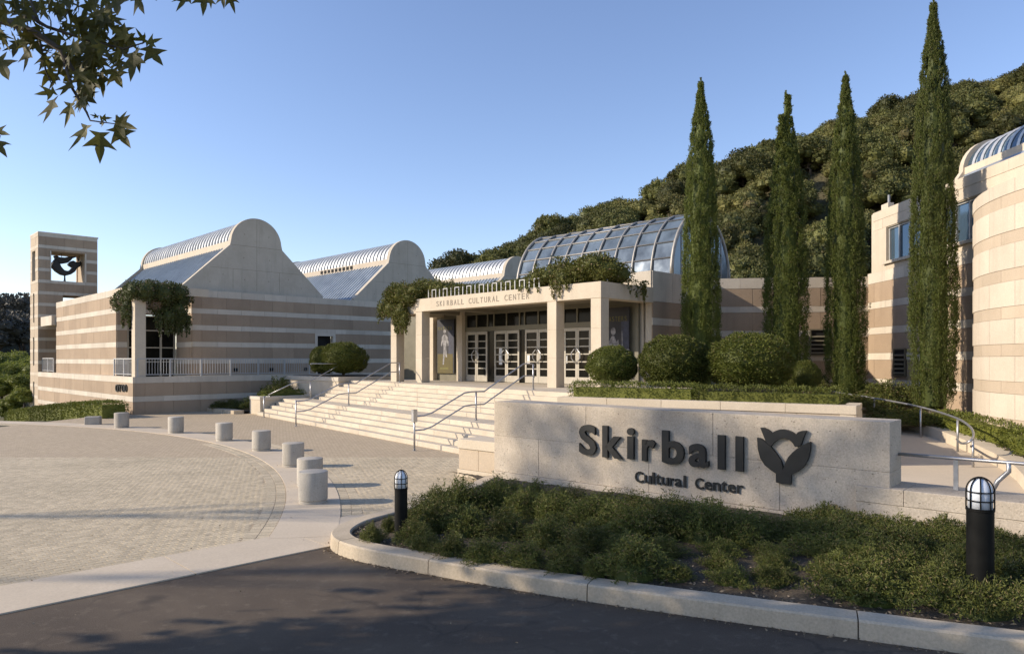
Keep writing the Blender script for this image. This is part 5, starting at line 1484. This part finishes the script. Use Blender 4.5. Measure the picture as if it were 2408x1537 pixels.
# ================================================================== CYPRESSES
CM = [cypress_mesh(501, 12.0, .60), cypress_mesh(502, 12.0, .60, tips=2), cypress_mesh(503, 12.0, .60)]
for me in CM: me.materials.append(MATS['cypress_leaf'])
def cypress(p, H, R, k, label):
    t = thing('cypress_tree', p, label, 'tree')
    o = link(bpy.data.objects.new('crown', CM[k])); o.parent = t; o.location = (0, 0, .12); o.scale = (R / .6, R / .6, H / 12.0); o.rotation_euler = (0, 0, p[0])
    MB().tube([Vector(p) - ZV * .2, Vector(p) + ZV * .5], .14, 8).build('trunk', 'bark', t)
cypress(at(1648, 25.0, 1.3), 10.8, .62, 0, 'slender cypress tree behind the middle ball shrub, closest to the portico')
cypress(at(1848, 25.0, 1.3), 10.35, .70, 1, 'cypress tree with a forked tip behind the largest ball shrub')
cypress(at(1988, 24.6, 1.05), 11.1, .62, 2, 'cypress tree standing where the wall turns, with bushes at its foot')
cypress(at(2195, 21.5, .85), 12.25, .61, 0, 'tallest cypress tree, in front of the wing with the window band')

# ================================================================== SHADE TREES BESIDE THE DRIVE
def leaf_shape(seed):
    """five-pointed plane-tree leaf, length about 1 along +x from its stalk"""
    r = random.Random(seed)
    half = [(0.0, 0.0), (0.0, .06), (-.02, .30), (.08, .19), (.14, .12), (.30, .29), (.56, .46), (.46, .24), (.37, .10), (.54, .125), (.70, .10), (1.0, 0.0)]
    pts = [(x * r.uniform(.93, 1.07), y * r.uniform(.9, 1.1)) for x, y in half]
    V = [(0, 0, 0)]; Fq = []
    up = [(x, y, -.10 * abs(y) * 1.2 - .18 * x * x) for x, y in pts[1:]]
    dn = [(x * r.uniform(.95, 1.05), -y, -.10 * abs(y) * 1.2 - .18 * x * x) for x, y in pts[1:-1]]
    mid = [(.2, 0, .01), (.45, 0, -.02), (.7, 0, -.07)]
    V += up + dn + mid; nu = len(up); m0 = 1 + nu + len(dn)
    def idu(i): return 1 + i
    def idd(i): return 1 + nu + i if i < len(dn) else nu
    spine = [0, 0, 0, 0, m0, m0, m0, m0 + 1, m0 + 1, m0 + 2, m0 + 2, nu]
    for i in range(nu - 1):
        a, b_ = spine[i + 1], spine[i + 2] if i + 2 < len(spine) else nu
        for side, idf in ((1, idu), (-1, idd)):
            t = [a, idf(i), idf(i + 1)]
            Fq.append(tuple(t if side > 0 else t[::-1]))
            if a != b_ and b_ != idf(i + 1): Fq.append(tuple([a, idf(i + 1), b_] if side > 0 else [a, b_, idf(i + 1)]))
    me = bpy.data.meshes.new('leaf'); me.from_pydata(V, [], Fq); me.validate(); me.update()
    me.materials.append(MATS['plane_leaf']); return me
LEAF = [leaf_shape(k) for k in range(5)]
def plane_tree(p, crown_c, crown_r, n, seed, label, leaf=.24, clumps=34, sig=.42):
    t = thing('plane_tree', p, label, 'tree', 'plane trees beside the drive')
    r = np.random.RandomState(seed)
    C = []
    for k in range(clumps):
        q = sph(r, 1)[0] * r.uniform(.35, .95); cc = np.array(crown_c) + q * np.array(crown_r)
        m_ = int(n / clumps); C.append(cc + r.normal(0, sig, (m_, 3)) * np.array([1.1, 1.1, .7]))
    C = np.concatenate(C); D = r.normal(size=C.shape) + np.array([0, 0, -.7])
    v, f = leaf_cloud(C, D, leaf * r.uniform(.7, 1.2, len(C)), leaf * .8, seed)
    tag(put('crown', np_mesh('crown', v, f), 'plane_leaf', t), kind='stuff')
    m = MB(); P = Vector(p); cc = Vector(crown_c)
    m.tube([P - ZV * .3, P + (cc - P) * .35, P + (cc - P) * .75, cc + ZV * crown_r[2] * .5], [.22, .12, .05, .02], 10)
    rr_ = random.Random(seed)
    for k in range(9):
        s = P + (cc - P) * rr_.uniform(.7, .97); a = rr_.uniform(0, 6.28)
        e = cc + Vector((math.cos(a) * crown_r[0] * .8, math.sin(a) * crown_r[1] * .8, rr_.uniform(-.4, .6) * crown_r[2]))
        m.tube([s, (s + e) / 2 + ZV * .2, e], [.06, .04, .015], 6)
    m.build('trunk', 'bark_pale', t)
    return t
pt = plane_tree((-12.5, 3.0, 0), (-12.3, 3.6, 6.5), (5.4, 2.8, 3.1), 11500, 71, 'spreading plane tree beside the drive with a leafy branch reaching over the forecourt')
plane_tree((-41.0, 8.4, 0), (-40.0, 8.7, 21.1), (2.9, 3.5, 1.9), 1300, 72, 'tall plane tree far along the drive with a thin high crown', clumps=13, sig=.33)
plane_tree((-41.0, 4.8, 0), (-39.6, 5.1, 21.6), (2.7, 2.3, 1.7), 900, 73, 'tall slender plane tree far along the drive, next to the broader one', clumps=10, sig=.33)
# the branch in view
def bp(x, y, Y): return at((x / 3.416) / 1.0631, Y, EYE + (HY - (y / 3.416) / 1.0631) / F * Y)
def twig(pts, r0, r1):
    P = [bp(*q) for q in pts]; n = len(P)
    MB().tube(P, [r0 + (r1 - r0) * i / (n - 1) for i in range(n)], 6).build('branch', 'bark', pt, True)
twig([(-5200, -420, 3.6), (-3200, -300, 5.0), (-1200, -60, 5.3), (-200, 110, 5.2), (150, 215, 5.1), (330, 300, 5.0), (520, 430, 5.0), (650, 640, 5.0)], .05, .012)
twig([(150, 215, 5.1), (260, 120, 5.1), (330, 190, 5.0), (400, 230, 5.0), (800, 360, 5.0), (1060, 420, 4.9), (1230, 365, 4.9)], .02, .004)
twig([(330, 190, 5.0), (270, 30, 5.1), (240, -80, 5.1)], .012, .006)
twig([(520, 430, 5.0), (620, 760, 5.0), (740, 960, 4.95), (770, 1030, 4.95), (990, 1060, 4.9)], .012, .003)
twig([(330, 300, 5.0), (390, 600, 5.1), (440, 720, 5.1)], .01, .003)
twig([(-1200, -60, 5.3), (600, -260, 5.0), (1500, -140, 4.9), (2000, -90, 4.9)], .02, .004)
twig([(-1200, -60, 5.3), (-300, 600, 5.2), (-40, 1080, 5.2)], .012, .004)
nleaf = 0
def put_leaf(a, b_, Y, roll, k):
    """leaf from stalk point a to tip b (zoom coordinates)"""
    global nleaf
    A, T = bp(a[0], a[1], Y), bp(b_[0], b_[1], Y + random.uniform(-.09, .05)); d = T - A; L = d.length * 1.02
    x = d.normalized(); view = Vector((0, 1, 0)); zax = (view - x * view.dot(x)).normalized()
    zax = Matrix.Rotation(roll, 3, x) @ zax; y = zax.cross(x)
    M = Matrix((x, y, zax)).transposed().to_4x4()
    o = link(bpy.data.objects.new('leaf', LEAF[k % 5])); o.parent = pt
    o.matrix_basis = Matrix.Translation(A - wloc(pt)) @ M @ Matrix.Diagonal((L, L * random.uniform(.85, 1.05), L, 1))
    nleaf += 1
spec = [((1245, 370), (1390, 345)), ((1240, 365), (1160, 240)), ((1255, 400), (1412, 600)), ((1130, 450), (1160, 722)), ((1150, 440), (1235, 640)), ((850, 1130), (856, 1405)), ((745, 1070), (635, 1305)), ((985, 1085), (1140, 1300)), ((985, 1040), (1192, 1108)), ((990, 1050), (1092, 970)),
        ((455, 850), (420, 1072)), ((600, 880), (585, 1090)), ((690, 840), (775, 950)), ((470, 780), (300, 820)), ((860, 620), (915, 840)), ((750, 690), (825, 882)), ((960, 600), (1075, 780)), ((240, 400), (241, 632)), ((385, 450), (365, 626)), ((-20, 500), (115, 722)), ((-60, 1110), (95, 1166)), ((-50, 1190), (75, 1362)),
        ((890, 90), (978, 215)), ((860, 120), (925, 280)), ((980, -20), (1040, 172)), ((1150, -40), (1270, 128)), ((1600, -60), (1530, 126)), ((1745, -80), (1746, 160)), ((1950, -60), (2017, 116)), ((1290, -60), (1346, 44)), ((1890, -70), (1932, 82)), ((1790, -60), (1817, 86)), ((2040, -90), (2080, 18)), ((840, 1000), (770, 980)), ((860, 1010), (960, 1010)), ((1100, 330), (960, 255)), ((880, 1070), (870, 1000))]
for i, (a, b_) in enumerate(spec): put_leaf(a, b_, random.uniform(4.75, 5.05), random.uniform(-.5, .5), i)
poly = [(-60, -60), (1180, -60), (940, 230), (1090, 340), (1060, 560), (800, 740), (690, 960), (560, 900), (420, 640), (330, 520), (120, 420), (-60, 430)]
def inside(x, y):
    c = False; n = len(poly)
    for i in range(n):
        (x0, y0), (x1, y1) = poly[i], poly[(i + 1) % n]
        if (y0 > y) != (y1 > y) and x < (x1 - x0) * (y - y0) / (y1 - y0) + x0: c = not c
    return c
rl = random.Random(31)
while nleaf < 235:
    x, y = rl.uniform(-60, 1180), rl.uniform(-60, 960)
    if not inside(x, y): continue
    a = rl.gauss(math.radians(75), .65); L = rl.uniform(150, 250)
    put_leaf((x, y - 60), (x + math.cos(a) * L * .8, y - 60 + math.sin(a) * L * .8), rl.uniform(4.8, 5.5), rl.uniform(-1.1, 1.1), rl.randrange(5))

# ================================================================== WOODED HILLS
CR = [crown_mesh(600 + k, 3.0 + .3 * (k % 3), 4.6 + .5 * (k % 4), 30 + 3 * k, 230, .27) for k in range(6)]
CO = [crown_mesh(620 + k, 2.7 + .25 * k, 3.6 + .6 * (k % 2), 26, 220, .25) for k in range(4)]
for me in CR: me.materials.append(MATS['oak_leaf'])
for me in CO: me.materials.append(MATS['olive_leaf'])
CH = [crown_mesh(630 + k, 3.2, 4.8, 26, 260, .26) for k in range(2)]
for me in CH: me.materials.append(MATS['sunlit_leaf'])
FARM = [crown_mesh(640 + k, 4.0, 6.5, 20, 110, .55) for k in range(2)]
for me in FARM: me.materials.append(MATS['far_leaf'])
TR = [trunk_mb(4.0, .28, .14, 700 + k, 5, .1, 1.4).mesh('trunk') for k in range(2)]
for me in TR: me.materials.append(MATS['bark'])
rt = random.Random(5)
def hill_tree(name, x, y, s, crown, label, group, z=None, lift=.15):
    z = float(terrain_h(x, y)) - .1 if z is None else z
    t = thing(name, (x, y, z), label, 'tree', group)
    o = link(bpy.data.objects.new('crown', crown)); o.parent = t; o.location = (0, 0, lift * s); o.scale = (s * rt.uniform(.9, 1.15), s * rt.uniform(.9, 1.15), s * rt.uniform(.85, 1.2)); o.rotation_euler = (0, 0, rt.uniform(0, 6.28))
    o2 = link(bpy.data.objects.new('trunk', TR[rt.randrange(2)])); o2.parent = t; o2.location = (0, 0, -.2); o2.scale = (s * .9, s * .9, s * .5)
n_t = 0
y = 60.0
while y < 176:
    dx = 3.9 + (y - 60) * .016
    x = -30.0
    while x < 118:
        xx, yy = x + rt.uniform(-2.0, 2.0), y + rt.uniform(-2.0, 2.0)
        q = xx / yy
        if -.09 < q < .74 and not (q < .02 and yy < 95):
            zt = float(terrain_h(xx, yy)) + 6
            py = HY - (zt - EYE) / yy * F
            # leave out what the buildings wholly hide
            low = 660 if q > .25 else 640
            if py < low:
                k = rt.random()
                if k < .62: hill_tree('oak_tree', xx, yy, rt.uniform(.8, 1.3), CR[rt.randrange(6)], 'dark green oak tree on the wooded hill behind the building', 'oak trees on the hill')
                else: hill_tree('olive_green_tree', xx, yy, rt.uniform(.8, 1.25), CO[rt.randrange(4)], 'lighter olive-green tree on the wooded hill behind the building', 'olive-green trees on the hill')
                n_t += 1
        x += dx
    y += 4.2 + (y - 60) * .03
# dark wood across the valley on the left, and the sunlit trees below the tower
for k in range(95):
    xx, yy = rt.uniform(-215, -100), rt.uniform(140, 195)
    if -1.15 < xx / yy < -.655: hill_tree('valley_tree', xx, yy, rt.uniform(1.0, 1.5), FARM[k % 2], 'dark hazy tree on the far hill beyond the stone tower', 'dark trees on the far hill', lift=.2)
for k, (px, Y, s) in enumerate(((-25, 60, .62), (15, 62, .6), (52, 60, .52), (-8, 72, .75), (32, 76, .75), (62, 70, .6), (5, 55, .5), (38, 54, .45), (66, 56, .4), (22, 50, .35), (58, 49, .3))):
    p = at(px, Y, 0); hill_tree('valley_bush_tree', p.x, p.y, s, CH[k % 2], 'sunlit bright green tree in the hollow below the stone tower', 'sunlit trees below the tower', lift=-.35)
print('hill trees', n_t, 'leaves', nleaf)
